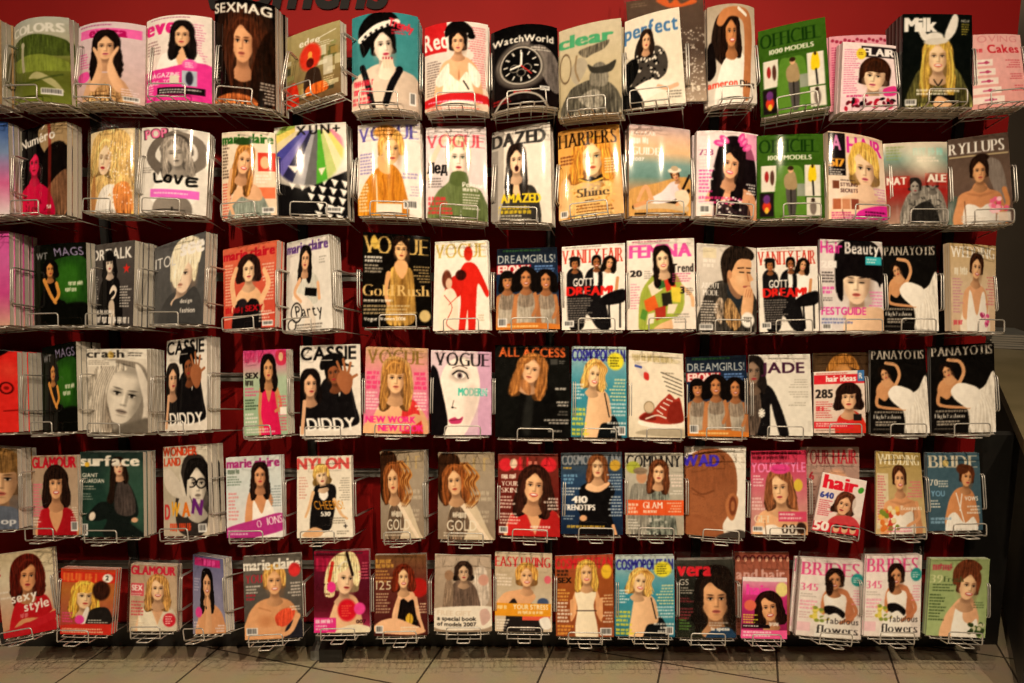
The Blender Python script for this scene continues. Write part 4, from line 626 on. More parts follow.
def e18():
    B('7a3a30', '6a2822', '6a2a24'); E('d8303c', 13, 18, 11, 11); K(26, 9, 40, 1, 'd8303c', 18); E('d8303c', 84, 18, 13, 12); R('e89080', 50, 12, 6, 8, .8); R('e89080', 60, 12, 5, 8, .8); E('e8c8b0', 26, 16, 6, 8); P('3a2018', 36, 60, 40, 30, 60, 18, 80, 28, 92, 66, 96, 110, 80, 120, 70, 80, tex=.25); BU(60, 52, 48, 'e0a880', 'c02c2c', 'v', w_=.9); P('e0a880', 48, 90, 70, 90, 66, 120, 56, 120); H(60, 52, 54, 'e8b088', '3a2018', 1.0, 1.1, sm=1, lip='c03838', r=6)
    K(6, 34, 26, 1, 'f0e4d8', 7); T('YOUR', 6, 45, 8, 'f0e4d8', 28, 'd'); T('SKIN', 6, 56, 8, 'f0e4d8', 26, 'd'); K(3, 70, 26, 4, 'f0dcd0', 3, 5.6); K(3, 98, 34, 4, 'f0e0d4', 2.6, 5); K(72, 72, 26, 4, 'f4e8e0', 3, 5.4, al=1); K(52, 118, 42, 2, 'f4ece4', 3, 5); BAR(2, 120, 14, 11)
def e19():
    B('4a5258', '304a68', '243c5c', '1c2c44'); T('COSMOPOLITAN', 2, 4, 16, '8a9098', 96, 'x'); E('c8a040', 88, 22, 9, 9); P('141214', 32, 140, 34, 84, 30, 62, 44, 50, 62, 54, 78, 50, 88, 64, 80, 90, 84, 140, g=.1); P('e8b48e', 40, 60, 50, 46, 66, 46, 80, 52, 62, 66, g=.2); L('141214', 8, 36, 66, 28, 84, 36, 104); E('e0a880', 36, 108, 6, 5); H(60, 24, 34, 'ecba92', '7a4e30', .8, 1.05, lip='c04848'); K(4, 24, 18, 1, 'e0b040', 3); K(4, 36, 24, 3, '7aa8d0', 4, 6); K(2, 58, 32, 3, 'e8ecf0', 2.6, 5)
    T('410', 18, 72, 11, 'f4f0ec', 26, 'x'); T('TRENDTIPS', 4, 86, 9, 'f4f0ec', 52, 'x'); K(74, 36, 24, 6, 'b8c8d8', 2.2, 4.8, al=1); K(74, 72, 24, 7, 'c8d4e0', 2.4, 5, al=1); K(4, 104, 24, 2, 'a8b8c8', 2, 4.4); K(10, 120, 84, 1, 'e0b848', 4); L('e0a880', 5, 84, 120, 88, 134)
def e1a():
    B('b8b4a8', 'b0aca0', 'a8a498', 'a8a090'); T('COMPANY', 3, 4, 20, '16151a', 94, 'd'); E('a8b04a', 14, 24, 12, 10); P('7a8078', 30, 140, 36, 90, 46, 60, 66, 56, 78, 80, 86, 140, tex=.35); E('c09070', 28, 40, 9, 11); E('8a7a68', 26, 30, 12, 6); P('8a8880', 6, 130, 10, 60, 28, 52, 42, 62, 40, 130, tex=.2); H(58, 32, 34, 'ecb890', '6a4028', 1.1, 1.1, r=4); K(72, 36, 26, 4, 'f0dcd4', 3, 5.6, al=1); K(72, 62, 26, 2, 'e8e4dc', 2, 4.4, al=1)
    R('e85c2c', 0, 78, 100, 25, .92); K(4, 84, 18, 3, 'f8e0d0', 4, 6); T('GLAM', 30, 81, 11, 'fbf0e4', 34, 'd'); K(30, 95, 34, 1, 'f8e0d0', 4); K(70, 82, 26, 4, 'f8d0b8', 2, 4.6, al=1); K(4, 110, 24, 4, 'f0ece4', 2, 4.6); for_ = [E(['c8c8c0', '4a504c'][i % 2], 36 + rq(i, 17, 44), 104 + rq(i, 11, 28), 2.6, 2, a=.6) for i in range(26)]
def e1b():
    B('f2ece0', 'ece4d8', 'e8e0d4'); P('9a6444', -4, 90, -2, 30, 16, 8, 42, 2, 66, 8, 82, 28, 86, 64, 78, 92, 62, 116, 60, 140, -4, 140, g=.25); P('8a5638', 4, 40, 20, 16, 46, 8, 70, 20, 80, 50, 60, 60, 20, 70, f=6, a=.5, tex=.1); P('b0744e', 70, 104, 66, 86, 72, 72, 82, 70, 88, 80, 84, 100, 78, 110, g=.3); RING('7a4630', 78, 88, 5, 11, 2.4); put(np.clip(GRN - .9, 0, .6) * (XX < 82) * (YY > 8) * (YY < 112) * (np.hypot((XX - 38) / 46, (YY - 58) / 56) < 1), '4a2c1a', .7); put(np.clip(BLO * .12, 0, .2) * (XX < 84) * (YY > 10) * (YY < 100), '3a2010', .7)
    L('6a4028', 3, 10, 64, 26, 72, 46, 66, a=.6); L('6a4028', 2, 12, 72, 30, 76, a=.5); P('8a5638', -4, 108, 20, 104, 50, 114, 60, 140, -4, 140, a=.4); T('SWAD', -16, 12, 17, '4a3ac8', 72, 'x'); P('4a4440', 56, 132, 84, 124, 100, 126, 100, 136, 56, 136); T('rs', 82, 10, 14, 'd8d0c4', 18)
def e1c():
    B('c83858', 'c8607a', 'c88a88', 'c09088'); K(2, 2, 90, 2, '5a1824', 5, 7); T('YOUR STYLE', 1, 20, 15, 'ff8cc0', 98, 'b'); P('8a5a3c', 24, 90, 28, 50, 44, 34, 66, 36, 78, 60, 84, 110, 66, 110, 40, 104, tex=.25); BU(54, 60, 44, 'e4ac84', 'f0e8dc', 'less', w_=1.0); H(52, 60, 52, 'ecb890', '8a5a3c', .7, 1.05, t=-.3, r=-4, lip='c04a50', p=-.1); E('e04a90', 52, 30, 18, 8); E('d8b84a', 84, 56, 8, 10); K(4, 40, 20, 4, 'f4dce0', 2.4, 5)
    K(2, 76, 24, 4, 'f0d0d0', 3, 5.6); T('GET', 6, 104, 12, 'e8dcc0', 30, 'd'); R('d05070', 48, 98, 50, 16); K(50, 101, 44, 2, 'f4e0e0', 3, 6); T('00', 54, 118, 15, '3a2a20', 26, 'd'); E('3a2820', 88, 124, 9, 9); BAR(3, 122, 18, 9)
def e1d():
    B('f0e0dc', 'ead4d0', 'e8ccc8'); T('hair', 8, 4, 30, 'e0243c', 78, 'x'); E('4a9a3a', 90, 26, 6, 8, 30); H(60, 66, 50, 'e4ac88', '5a3424', .5, 1.0, t=-.4, r=10); P('e8dcd8', 78, 50, 98, 40, 100, 90, 80, 80, a=.8); T('640', 4, 44, 13, '3a4a9a', 30, 'x'); K(4, 62, 32, 8, 'c83a50', 2.4, 4.8); P('c84a50', 34, 116, 44, 96, 80, 92, 100, 110, 100, 120, f=1); R('c82a3c', 0, 112, 100, 23); T('50', 2, 112, 20, 'f4ece8', 34, 'x'); 
    for i in range(3): E('e0b090', 50 + i * 18, 124, 7, 9); E('3a2018', 50 + i * 18, 118, 7, 5)
def e1e():
    B('b89a90', 'a88a80', '987a70'); T('YOUR', 4, 4, 24, '8a2430', 46, 'd'); T('HAIR', 54, 4, 24, 'c02a3c', 44, 'd'); T('6', 14, 40, 12, 'a02838', 9, 'b'); K(4, 58, 22, 16, '5a3a34', 2, 4.4); E('d8a488', 60, 60, 20, 24)
def e1f():
    B('a8925c', 'bca678', 'c8b084'); T('WEDDING', 4, 4, 18, 'f4eccc', 92, 'd'); R('e4dcc8', 2, 36, 22, 90, .6); K(3, 40, 18, 18, 'c8546a', 2, 4.4); BU(50, 48, 38, 'd89c74', 'f0e8dc', 'less', w_=.95); H(48, 44, 36, 'e0a880', '4a2c1c', .3, .95, sm=1, t=.1); K(62, 48, 34, 6, 'd86a80', 2.4, 4.8, al=1); L('d89c74', 7, 82, 84, 86, 108, 60, 122, w2=5)
    for i in range(30): E(['d87a3a', 'e8b05a', 'c84a3a', 'e8d8a8', '7a8a3a'][i % 5], 8 + rq(i, 13, 38), 92 + rq(i, 11, 36), 5, 4.4, i * 30)
    T('Bouquets', 48, 88, 8, 'f4e8d4', 46, 'd'); K(20, 124, 60, 2, 'd8648a', 2.4, 5)
def e1g():
    B('46606e', '4a6472', '425a68'); T('BRIDE', 4, 4, 22, 'cfc8b4', 92, 'd'); E('d0b060', 34, 18, 6, 6, a=.7); P('c88a60', 34, 130, 36, 92, 48, 68, 64, 60, 82, 66, 90, 90, 90, 130, g=.35); L('f0ece4', 2, 52, 70, 66, 124); L('f0ece4', 2, 64, 64, 58, 100); P('f0ece4', 34, 140, 36, 112, 50, 104, 66, 122, 84, 112, 88, 140, tex=.06); H(74, 42, 34, 'd09a70', '5a3420', .3, .95, t=.4, r=8); E('5a3420', 66, 28, 12, 9)
    T('70', 4, 46, 11, 'e4e0d4', 16, 'd'); K(20, 48, 20, 3, 'd8d8d0', 2.4, 4.4); T('YOU', 6, 66, 9, '7aa4c8', 26); K(4, 82, 22, 3, 'e0e0d8', 2.6, 5); T('VOWS', 68, 76, 7, 'f0ece4', 26); K(66, 92, 30, 3, 'e8e4dc', 3, 5.4, al=1); K(4, 112, 40, 2, '8ab0d0', 4, 6); K(40, 124, 56, 2, 'e8e0d8', 3, 5)
# sixth row
def f10():
    B('c8b898', 'd8ccb4', 'c8a890', 'c89070'); T('E', -6, 14, 20, 'c02030', 14, 'x'); P('5a1c12', 22, 60, 28, 20, 50, 4, 74, 10, 86, 40, 80, 66, 60, 70, 30, 90, tex=.3); P('b8202a', 18, 140, 24, 92, 44, 72, 66, 68, 88, 80, 96, 110, 98, 140, g=.3); H(56, 40, 50, 'd89a70', '5a2016', .7, 1.2, t=-.1, lip='a8303c', r=6, p=.1); L('d89a70', 8, 14, 134, 40, 112, 76, 114, 96, 104, w2=6)
    T('sexy', 22, 66, 15, 'f4ece4', 48, 'b', rot=-4); T('style', 44, 82, 15, 'f4ece4', 46, 'b', rot=-4); K(36, 100, 22, 1, 'e88a90', 6); P('c02834', 0, 126, 50, 116, 100, 104, 100, 116, 50, 128, 0, 140); K(2, 60, 24, 2, 'e8e0d8', 3, 9)
def f11():
    B('b8482c', 'b0703c', 'a86048', 'a83a34'); R('d03a28', 0, 6, 100, 22); K(5, 9, 70, 1, 'ec7a3c', 16); E('f0ece4', 86, 18, 9, 9); T('2', 83, 13, 9, '2a2220', 6); H(46, 56, 52, 'f0c49c', 'e0a84a', .9, 1.1, fr=1, t=.2, lip='c04848'); E('3a2018', 76, 44, 16, 20, tex=.3); P('2a2624', 50, 112, 60, 84, 90, 80, 98, 112); P('e8e0d8', 40, 110, 50, 80, 56, 84, 48, 116); E('e84aa0', 38, 104, 9, 9); K(4, 90, 24, 4, 'e84a90', 3, 5.6); K(54, 104, 40, 3, 'e8e4dc', 2, 4.4)
    P('c8382c', 0, 118, 100, 114, 100, 140, 0, 140); K(4, 122, 80, 2, 'f0d8b0', 3, 6)
def f12():
    B('b09a84', 'c0ac94', 'c8b8a0'); T('GLAMOUR', 2, 3, 17, 'c82a48', 96, 'x'); BU(60, 52, 42, 'e0b08c', 'e4dcc8', 'v', w_=.95); H(60, 48, 48, 'ecc09c', 'b88c54', 1.0, 1.1, sm=1, p=-.08); R('d84a60', 2, 38, 28, 26, .8); T('SEX', 4, 42, 11, 'f4e8e4', 24, 'x'); K(3, 58, 24, 2, 'f0e0d8', 2, 4); K(3, 74, 28, 5, 'd04050', 3.4, 6.4); E('c8283c', 84, 112, 13, 14); K(76, 104, 16, 4, 'f4dcd8', 2.4, 4.6); K(3, 112, 30, 3, 'd8c8b0', 2.4, 5); K(3, 128, 70, 1, 'e8dcc8', 3)
def f13():
    B('6a6a90', '8888a8', '9090a8'); R('c82a7a', 6, 4, 84, 14, .9); K(38, 6, 48, 1, 'f060b0', 10); P('d89c74', 14, 140, 18, 110, 34, 88, 60, 82, 86, 94, 98, 116, 100, 140, g=.35); H(48, 48, 44, 'dca680', '140e0f', 1.2, .95, sm=1); P('dca680', 40, 140, 44, 100, 46, 74, 52, 72, 60, 96, 58, 140, g=.3); E('140e0f', 44, 90, 2, 3); K(4, 40, 20, 5, 'b8b8d0', 2.2, 4.8); E('e84a9a', 20, 98, 11, 9); K(4, 114, 20, 3, 'f0e0e8', 2.4, 5); K(70, 120, 26, 3, 'e8e0e8', 2.4, 4.8, al=1)
def f14():
    B('6a6660', '5c5854', '504c4a'); P('d09870', 2, 140, 6, 100, 22, 78, 42, 70, 64, 70, 84, 80, 96, 106, 98, 140, g=.35); P('2a2a34', 70, 140, 74, 116, 96, 104, 100, 140); H(54, 42, 44, 'e0aa80', 'c89858', .3, 1.0, t=0, sm=1, lip='c05a50'); T('marie claire', 1, 6, 17, 'f0ece2', 98, 'x'); E('d83a3c', 88, 26, 10, 11); E('b87850', 38, 106, 12, 9, 0, 1, .5); L('a8704c', 2, 26, 84, 46, 90, a=.6, f=1.5); L('a8704c', 2, 82, 84, 62, 90, a=.6, f=1.5); P('d8553a', 54, 100, 70, 88, 88, 92, 78, 112, 60, 116, tex=.2); L('d8a078', 9, 6, 110, 30, 120, 60, 118, w2=7); L('dca47c', 9, 92, 100, 76, 126, 40, 130, w2=6)
    T('YOU', 4, 30, 14, 'b82c40', 30, 'd'); K(4, 48, 30, 3, 'e0dcd4', 2.4, 5); K(4, 62, 26, 2, 'b82c40', 3.4, 6); K(74, 46, 24, 5, 'e0d8d0', 2.4, 5, al=1); K(72, 84, 24, 2, 'e8e0d4', 2, 4.4, al=1); BAR(3, 116, 20, 12)
def f15():
    B('8c1c3c', '5c1a30', '5a1624', 'a83a64'); K(4, 3, 90, 1, '3a2a2c', 3); K(4, 12, 84, 1, 'c82a58', 22, a=.6); P('e4b490', 26, 140, 34, 96, 46, 78, 60, 72, 76, 78, 84, 100, 84, 140, g=.35); P('e8d4a0', 20, 72, 24, 30, 44, 6, 72, 4, 84, 30, 76, 50, 50, 30, 40, 60, 36, 76, tex=.2); H(58, 46, 52, 'ecc0a0', 'ecd8a4', .4, 1.1, t=.3, r=6, p=.1, lip='a82c34'); L('2a1a18', 5, 60, 4, 70, 40); L('c83a30', 6, 34, 20, 28, 50)
    T('673', 4, 54, 11, '4a1420', 28, ''); E('e83a90', 32, 60, 8, 9); K(3, 70, 32, 6, '5a1c28', 3, 5.4); E('d01c30', 60, 98, 17, 18); K(50, 90, 20, 5, 'f06a50', 2, 4); E('e84a98', 82, 96, 10, 10); R('e03a8c', 0, 110, 40, 24); K(3, 113, 32, 1, 'f8e0ec', 6); K(3, 122, 30, 2, 'f4d0e0', 3, 5); P('e8dcc0', 44, 130, 70, 122, 98, 126, 98, 136, 44, 136); T('007', 76, 114, 6, '3a1c20', 18); K(80, 20, 18, 6, 'd86a80', 2.2, 5, al=1)
def f16():
    B('7a5a3c', '6a3a30', '5c2a28', '48201c'); K(2, 8, 38, 2, 'd0a050', 6, 8); K(2, 26, 34, 4, 'c89858', 3, 5.6); T('125', 3, 44, 14, 'd8c8a8', 32, ''); K(3, 64, 30, 7, 'c8b090', 2.6, 5); E('a82420', 84, 56, 18, 16); P('e4b08c', 36, 110, 44, 72, 54, 60, 66, 60, 78, 70, 82, 110, g=.3); P('1c1412', 46, 120, 46, 84, 56, 74, 64, 80, 74, 76, 78, 96, 80, 120, tex=.4); E('c8a03a', 66, 108, 7, 10, tex=.3); E('1a1414', 60, 82, 4, 5); E('1a1414', 69, 82, 4, 5)
    H(56, 38, 36, 'e8b890', '6a2c1a', .7, 1.25, sm=1); L('e4b08c', 7, 46, 76, 42, 100, 38, 120, w2=5); L('e4b08c', 7, 78, 74, 84, 104, 92, 128, w2=5); P('e4b08c', 2, 128, 10, 112, 40, 106, 70, 116, 96, 128, 70, 134, g=.2); BAR(3, 118, 14, 12); K(50, 120, 40, 2, 'e8dcc8', 2.4, 4.6); K(80, 82, 18, 4, 'e0c8a8', 2.2, 4.6, al=1)
def f17():
    B('b8a898', 'a89888', 'a09080', '988878'); P('d0c4b8', 70, 30, 90, 24, 96, 80, 74, 90, tex=.2, a=.8); P('6a5a50', 26, 110, 30, 60, 44, 44, 62, 46, 76, 66, 78, 110, tex=.2); H(52, 30, 32, 'c8a88c', '3a2a22', .5, 1.1); E('c8988a', 86, 44, 9, 10); P('8a7868', 16, 100, 20, 50, 28, 40, 34, 60, 30, 100, tex=.2); E('9a7c64', 26, 36, 8, 9)
    P('e8dfd0', 0, 96, 100, 92, 100, 126, 50, 132, 0, 128); T('FREE GIFT', 6, 98, 8, 'd8c8b4', 60); T('a special book', 6, 108, 7, '2a2622', 68, 'b'); T('of models 2007', 6, 118, 6.4, '2a2622', 68, 'b'); P('c8a8a0', 80, 100, 92, 96, 98, 112, 84, 124)
def f18():
    B('c8b8a0', 'b8a890', 'c8bca8', 'c8b8a4'); T('EASY LIVING', 1, 5, 18, 'c82c34', 97, 'd'); P('2a2424', 20, 140, 20, 110, 26, 80, 34, 72, 46, 90, 64, 86, 74, 96, 82, 140); P('e0a880', 2, 90, 16, 70, 36, 64, 56, 62, 72, 74, 60, 88, 44, 92, 34, 78, 20, 90, g=.3); H(56, 38, 38, 'e8b48c', 'c89450', .45, 1.15, sm=1, lip='c04848'); E('4a5a7a', 84, 84, 10, 8); K(3, 36, 28, 4, 'e8dcd0', 3, 5.6); E('d86a78', 92, 44, 6, 7)
    R('e89a2c', 0, 86, 98, 22); T('YOUR STRESS', 32, 88, 8, 'f8ecd0', 62, 'b'); K(4, 90, 24, 1, 'f8e0b0', 6); K(40, 99, 50, 1, 'f8e4c0', 5); R('e0604c', 48, 108, 48, 7); P('f0ece4', 78, 114, 94, 110, 98, 128, 84, 130); K(44, 126, 30, 2, 'd8d0c8', 2, 4); K(3, 114, 24, 4, 'f0e8dc', 2.6, 4.8)
def f19():
    B('a8543c', '98582e', '90502c', '905434'); T('COSMOPOLITAN', 1, 5, 17, 'd03038', 98, 'x'); E('e8b83a', 88, 28, 9, 12); P('e0a478', 26, 110, 30, 72, 42, 52, 64, 50, 76, 70, 80, 110, 70, 96, 66, 70, 40, 72, 36, 96, g=.3); P('ecdcc0', 34, 66, 40, 60, 66, 60, 70, 66, 66, 86, 72, 120, 70, 138, 38, 138, 34, 120, 38, 88, g=.2); L('2a1c18', 1.6, 36, 92, 70, 92); H(54, 30, 36, 'ecb88c', 'd0a050', .9, 1.1, sm=1, lip='c83c48'); L('e0a478', 6, 28, 76, 28, 104); L('e0a478', 6, 78, 74, 78, 102)
    K(3, 24, 28, 2, '2a1c14', 4, 6); T('SEX', 5, 37, 9, '2a1c14', 24, 'x'); K(3, 56, 22, 4, 'e8b060', 3, 5.6); K(3, 78, 26, 6, 'f4ece0', 3.4, 6); K(3, 116, 28, 3, 'e8a04a', 4, 6); K(76, 66, 22, 4, 'e8c8a0', 2.4, 5, al=1); K(78, 94, 20, 4, 'f0e0cc', 2.4, 5, al=1); BAR(76, 120, 20, 12)
def f1a(): cosmo('24407a')
def f1b():
    B('4a4a44', '24241f', '1f211c', '303428'); P('241812', 34, 90, 36, 40, 50, 14, 76, 10, 96, 24, 100, 70, 98, 130, 80, 110, 50, 130, tex=.25); H(66, 68, 76, 'd8a47c', '241812', .6, 1.0, t=.1, lip='b0605c', p=-.1); P('1c1410', 30, 60, 36, 24, 46, 20, 38, 64, 42, 110, 32, 130, tex=.3); T('vera', 2, 4, 24, 'e02c3c', 60, 'x'); T('GS', 4, 34, 10, 'e0dcd4', 18, ''); K(3, 48, 26, 3, 'c8c4bc', 2, 4.4); K(3, 66, 26, 2, '8a3a40', 3, 5); K(3, 84, 28, 4, '9a3a44', 3, 5.4); K(4, 104, 20, 4, '6a9a4a', 2.6, 5); K(54, 108, 36, 2, 'd0ccc4', 2, 4.4)
    P('2a4a6a', 50, 140, 60, 122, 90, 118, 100, 140); T('la spesa', 58, 116, 6, 'f0ece4', 32, 'x')
def f1c():
    B('e0a8b8', 'c03a7a', 'a02a6a', '8a2a50'); T('hair', 10, 16, 22, 'f04aa8', 52, 'x'); E('e8d88a', 88, 26, 14, 16); H(60, 66, 60, 'dca078', '2a1612', .7, 1.15, sm=1, r=-8, lip='b83a48', p=-.12); E('e0705c', 18, 62, 13, 12); K(3, 82, 34, 3, 'e8e04a', 2.6, 5); K(4, 98, 30, 1, 'e8e04a', 3); R('1c1014', 2, 104, 60, 8); K(4, 106, 50, 1, 'f0e8e4', 3); K(60, 99, 24, 1, 'e8e0dc', 7); R('f0609a', 0, 116, 100, 19); K(4, 119, 86, 2, 'f8e4ec', 4, 7); R('e8dce0', 0, 0, 100, 9)
def f1d():
    B('9a5a4a', 'a8705c', '8a5648'); 
    for i in range(8): E('5a1c24', 6 + i * 13, 10, 5, 5); E('e0a890', 6 + i * 13, 12, 3, 4)
    T('and hair', 2, 28, 16, 'd8a8a0', 92, 'b'); K(3, 52, 80, 16, '5a3028', 2.4, 4.6)
def f1e():
    B('f0e6e4', 'f0e8e4', 'ece2de'); T('BRIDES', 2, 4, 24, 'e85a94', 94, 'd'); E('2c9a9a', 90, 32, 10, 11); K(83, 28, 14, 3, 'e8f4f0', 1.8, 3.6); P('c88460', 38, 96, 36, 64, 48, 48, 62, 48, 76, 54, 84, 76, 88, 100, 74, 110, 70, 90, g=.3); P('f4efe8', 42, 92, 38, 64, 50, 58, 56, 62, 64, 58, 74, 66, 74, 100, 90, 140, 30, 140, 36, 104, g=.15); P('1a1416', 40, 82, 56, 80, 72, 90, 70, 100, 58, 92, 44, 96); H(54, 34, 34, 'd89c74', '2a1812', .35, 1.0, sm=1, t=-.1); E('2a1812', 46, 48, 6, 14); L('c88460', 6, 80, 66, 90, 90, 66, 108, w2=5)
    for i in range(26): E(['e8d870', 'f0ece0', 'c8b84a', '8a9a4a'][i % 4], 20 + rq(i, 11, 26), 84 + rq(i, 7, 24), 3.6, 3)
    T('345', 2, 42, 13, 'e86a98', 28, 'd'); K(2, 60, 28, 2, 'b0a8a4', 2, 4); K(2, 72, 26, 3, 'f09ab8', 3.4, 6); K(2, 92, 18, 3, 'c8a0a8', 2, 4.6); R('f0b0c4', 0, 110, 20, 16, .6); T('fabulous', 44, 100, 10, '3a3232', 52, ''); T('flowers', 30, 113, 15, '2a2424', 66, 'd'); K(82, 50, 15, 6, 'e890b0', 2, 4.6, al=1)
def f1f():
    B('98a878', '9cb07c', 'a4b884'); K(4, 10, 40, 1, 'b84a5a', 10); P('e4ae8a', 24, 140, 28, 104, 42, 80, 56, 66, 72, 66, 84, 90, 86, 112, 70, 140, g=.3); P('f2ede2', 44, 140, 44, 100, 50, 78, 58, 74, 60, 104, 72, 112, 84, 104, 84, 140, g=.15); H(66, 46, 50, 'ecba94', '6a3c26', .3, .9, sm=1, t=.35, r=8); P('6a3c26', 40, 44, 40, 18, 56, 2, 76, 4, 88, 16, 78, 24, 60, 24, 52, 42, tex=.2)
    T('39', 2, 28, 14, 'c8d0a0', 22, 'd'); T('Fresh', 24, 30, 10, '4a5a3a', 34, 'd'); K(6, 44, 44, 3, '4a5a3a', 2.6, 5); K(2, 62, 30, 9, '3f5030', 2.6, 5.4); K(76, 74, 20, 3, '5a6a4a', 2, 4.2)
    for i in range(24): E(['2c4020', '4a6030', 'c8c8a8', '3a4a2a'][i % 4], 72 + rq(i, 7, 24), 112 + rq(i, 5, 20), 4, 3.4, i * 35)
COPY_OF = {'b1c': 'a1d', 'c1c': 'c19', 'd11': 'c11', 'd15': 'd13', 'd1b': 'c18', 'd1f': 'c1e', 'd1g': 'c1e', 'e17': 'e16', 'f1g': 'f1e', 'f1a': 'd19'}
# ------------------------------------------------------------------ materials
def mat(name, col, rough=.5, metal=0.0, spec=.5):
    m = bpy.data.materials.new(name); m.use_nodes = True
    b = m.node_tree.nodes['Principled BSDF']
    b.inputs['Base Color'].default_value = (*col, 1); b.inputs['Roughness'].default_value = rough
    b.inputs['Metallic'].default_value = metal; b.inputs['Specular IOR Level'].default_value = spec
    return m
def nd(m, t, **kw):
    n = m.node_tree.nodes.new(t)
    for k, v in kw.items(): setattr(n, k, v)
    return n
def bsdf(m): return m.node_tree.nodes['Principled BSDF']
def noisy(m, c1, c2, scale, detail=4, coord='Object'):
    tc = nd(m, 'ShaderNodeTexCoord'); no = nd(m, 'ShaderNodeTexNoise'); no.inputs['Scale'].default_value = scale; no.inputs['Detail'].default_value = detail
    rp = nd(m, 'ShaderNodeValToRGB'); rp.color_ramp.elements[0].color = (*c1, 1); rp.color_ramp.elements[1].color = (*c2, 1)
    rp.color_ramp.elements[0].position = .3; rp.color_ramp.elements[1].position = .7
    l = m.node_tree.links; l.new(tc.outputs[coord], no.inputs['Vector']); l.new(no.outputs['Fac'], rp.inputs['Fac']); l.new(rp.outputs['Color'], bsdf(m).inputs['Base Color'])
    return m
M_COVER = mat('printed_gloss_paper', (1, 1, 1), .065, 0, .25)
_a = nd(M_COVER, 'ShaderNodeAttribute', attribute_name='print', attribute_type='GEOMETRY')
M_COVER.node_tree.links.new(_a.outputs['Color'], bsdf(M_COVER).inputs['Base Color'])
M_PAGES = mat('page_edges', (.7, .66, .58), .8)
_t = nd(M_PAGES, 'ShaderNodeTexCoord'); _w = nd(M_PAGES, 'ShaderNodeTexWave', wave_type='BANDS', bands_direction='Y'); _w.inputs['Scale'].default_value = 420; _w.inputs['Distortion'].default_value = 2.0
_r = nd(M_PAGES, 'ShaderNodeValToRGB'); _r.color_ramp.elements[0].color = (.50, .46, .39, 1); _r.color_ramp.elements[1].color = (.78, .74, .66, 1)
for a, b in ((_t.outputs['Object'], _w.inputs['Vector']), (_w.outputs['Fac'], _r.inputs['Fac']), (_r.outputs['Color'], bsdf(M_PAGES).inputs['Base Color'])): M_PAGES.node_tree.links.new(a, b)
M_WIRE = noisy(mat('dull_zinc_wire', (.6, .58, .54), .38, .55), (.5, .48, .45), (.66, .64, .6), 40)
M_RAIL = noisy(mat('grey_painted_steel', (.2, .2, .19), .5), (.17, .17, .16), (.24, .24, .22), 12)
M_POST = noisy(mat('black_steel', (.02, .02, .02), .45), (.015, .015, .015), (.03, .03, .03), 15)
M_RED = noisy(mat('red_painted_board', (.33, .012, .012), .6, 0, .12), (.27, .007, .007), (.32, .009, .009), 3)
M_DARK = noisy(mat('black_laminate', (.012, .011, .010), .5), (.009, .009, .008), (.016, .014, .013), 6)
M_INK = mat('black_sign_vinyl', (.008, .007, .008), .6, 0, .2)
M_TAUPE = noisy(mat('taupe_paint', (.16, .13, .1), .8), (.14, .115, .09), (.17, .14, .11), 2)
M_TOP = noisy(mat('olive_worktop', (.28, .23, .12), .3), (.24, .2, .1), (.32, .26, .14), 5)
M_PLAST = mat('clear_plastic_bag', (1, 1, 1), .12)
_n = M_PLAST.node_tree; _g = nd(M_PLAST, 'ShaderNodeBsdfGlossy'); _g.inputs['Roughness'].default_value = .16; _tr = nd(M_PLAST, 'ShaderNodeBsdfTransparent'); _tr.inputs[0].default_value = (.985, .98, .975, 1)
_mx = nd(M_PLAST, 'ShaderNodeMixShader'); _f = nd(M_PLAST, 'ShaderNodeFresnel'); _f.inputs[0].default_value = 1.3
_ma = nd(M_PLAST, 'ShaderNodeMath', operation='MULTIPLY_ADD'); _ma.inputs[1].default_value = .7; _ma.inputs[2].default_value = .0
_n.links.new(_f.outputs[0], _ma.inputs[0]); _n.links.new(_ma.outputs[0], _mx.inputs[0]); _n.links.new(_tr.outputs[0], _mx.inputs[1]); _n.links.new(_g.outputs[0], _mx.inputs[2])
_bn = nd(M_PLAST, 'ShaderNodeTexNoise'); _bn.inputs['Scale'].default_value = 38; _bp = nd(M_PLAST, 'ShaderNodeBump'); _bp.inputs['Strength'].default_value = .5; _bp.inputs['Distance'].default_value = .01
_n.links.new(_bn.outputs['Fac'], _bp.inputs['Height']); _n.links.new(_bp.outputs[0], _g.inputs['Normal']); _n.links.new(_mx.outputs[0], _n.nodes['Material Output'].inputs['Surface'])
# floor tiles: 40 cm squares turned 17 degrees from the rack
M_FLOOR = mat('beige_floor_tile', (.5, .42, .3), .38)
_l = M_FLOOR.node_tree.links
_t = nd(M_FLOOR, 'ShaderNodeTexCoord'); _mp = nd(M_FLOOR, 'ShaderNodeMapping'); _mp.inputs['Rotation'].default_value = (0, 0, math.radians(17)); _mp.inputs['Location'].default_value = (-.150, -.046, 0)
TILE_MAP = _mp
_b = nd(M_FLOOR, 'ShaderNodeTexBrick', offset=0.0, squash=1.0); _b.inputs['Scale'].default_value = 1.0; _b.inputs['Brick Width'].default_value = .39; _b.inputs['Row Height'].default_value = .39
_b.inputs['Mortar Size'].default_value = .004; _b.inputs['Mortar Smooth'].default_value = .2; _b.inputs['Color1'].default_value = (.50, .41, .28, 1); _b.inputs['Color2'].default_value = (.46, .38, .26, 1); _b.inputs['Mortar'].default_value = (.09, .07, .05, 1)
_no = nd(M_FLOOR, 'ShaderNodeTexNoise'); _no.inputs['Scale'].default_value = 9; _no.inputs['Detail'].default_value = 6
_mi = nd(M_FLOOR, 'ShaderNodeMix', data_type='RGBA', blend_type='MULTIPLY'); _mi.inputs['Factor'].default_value = .35
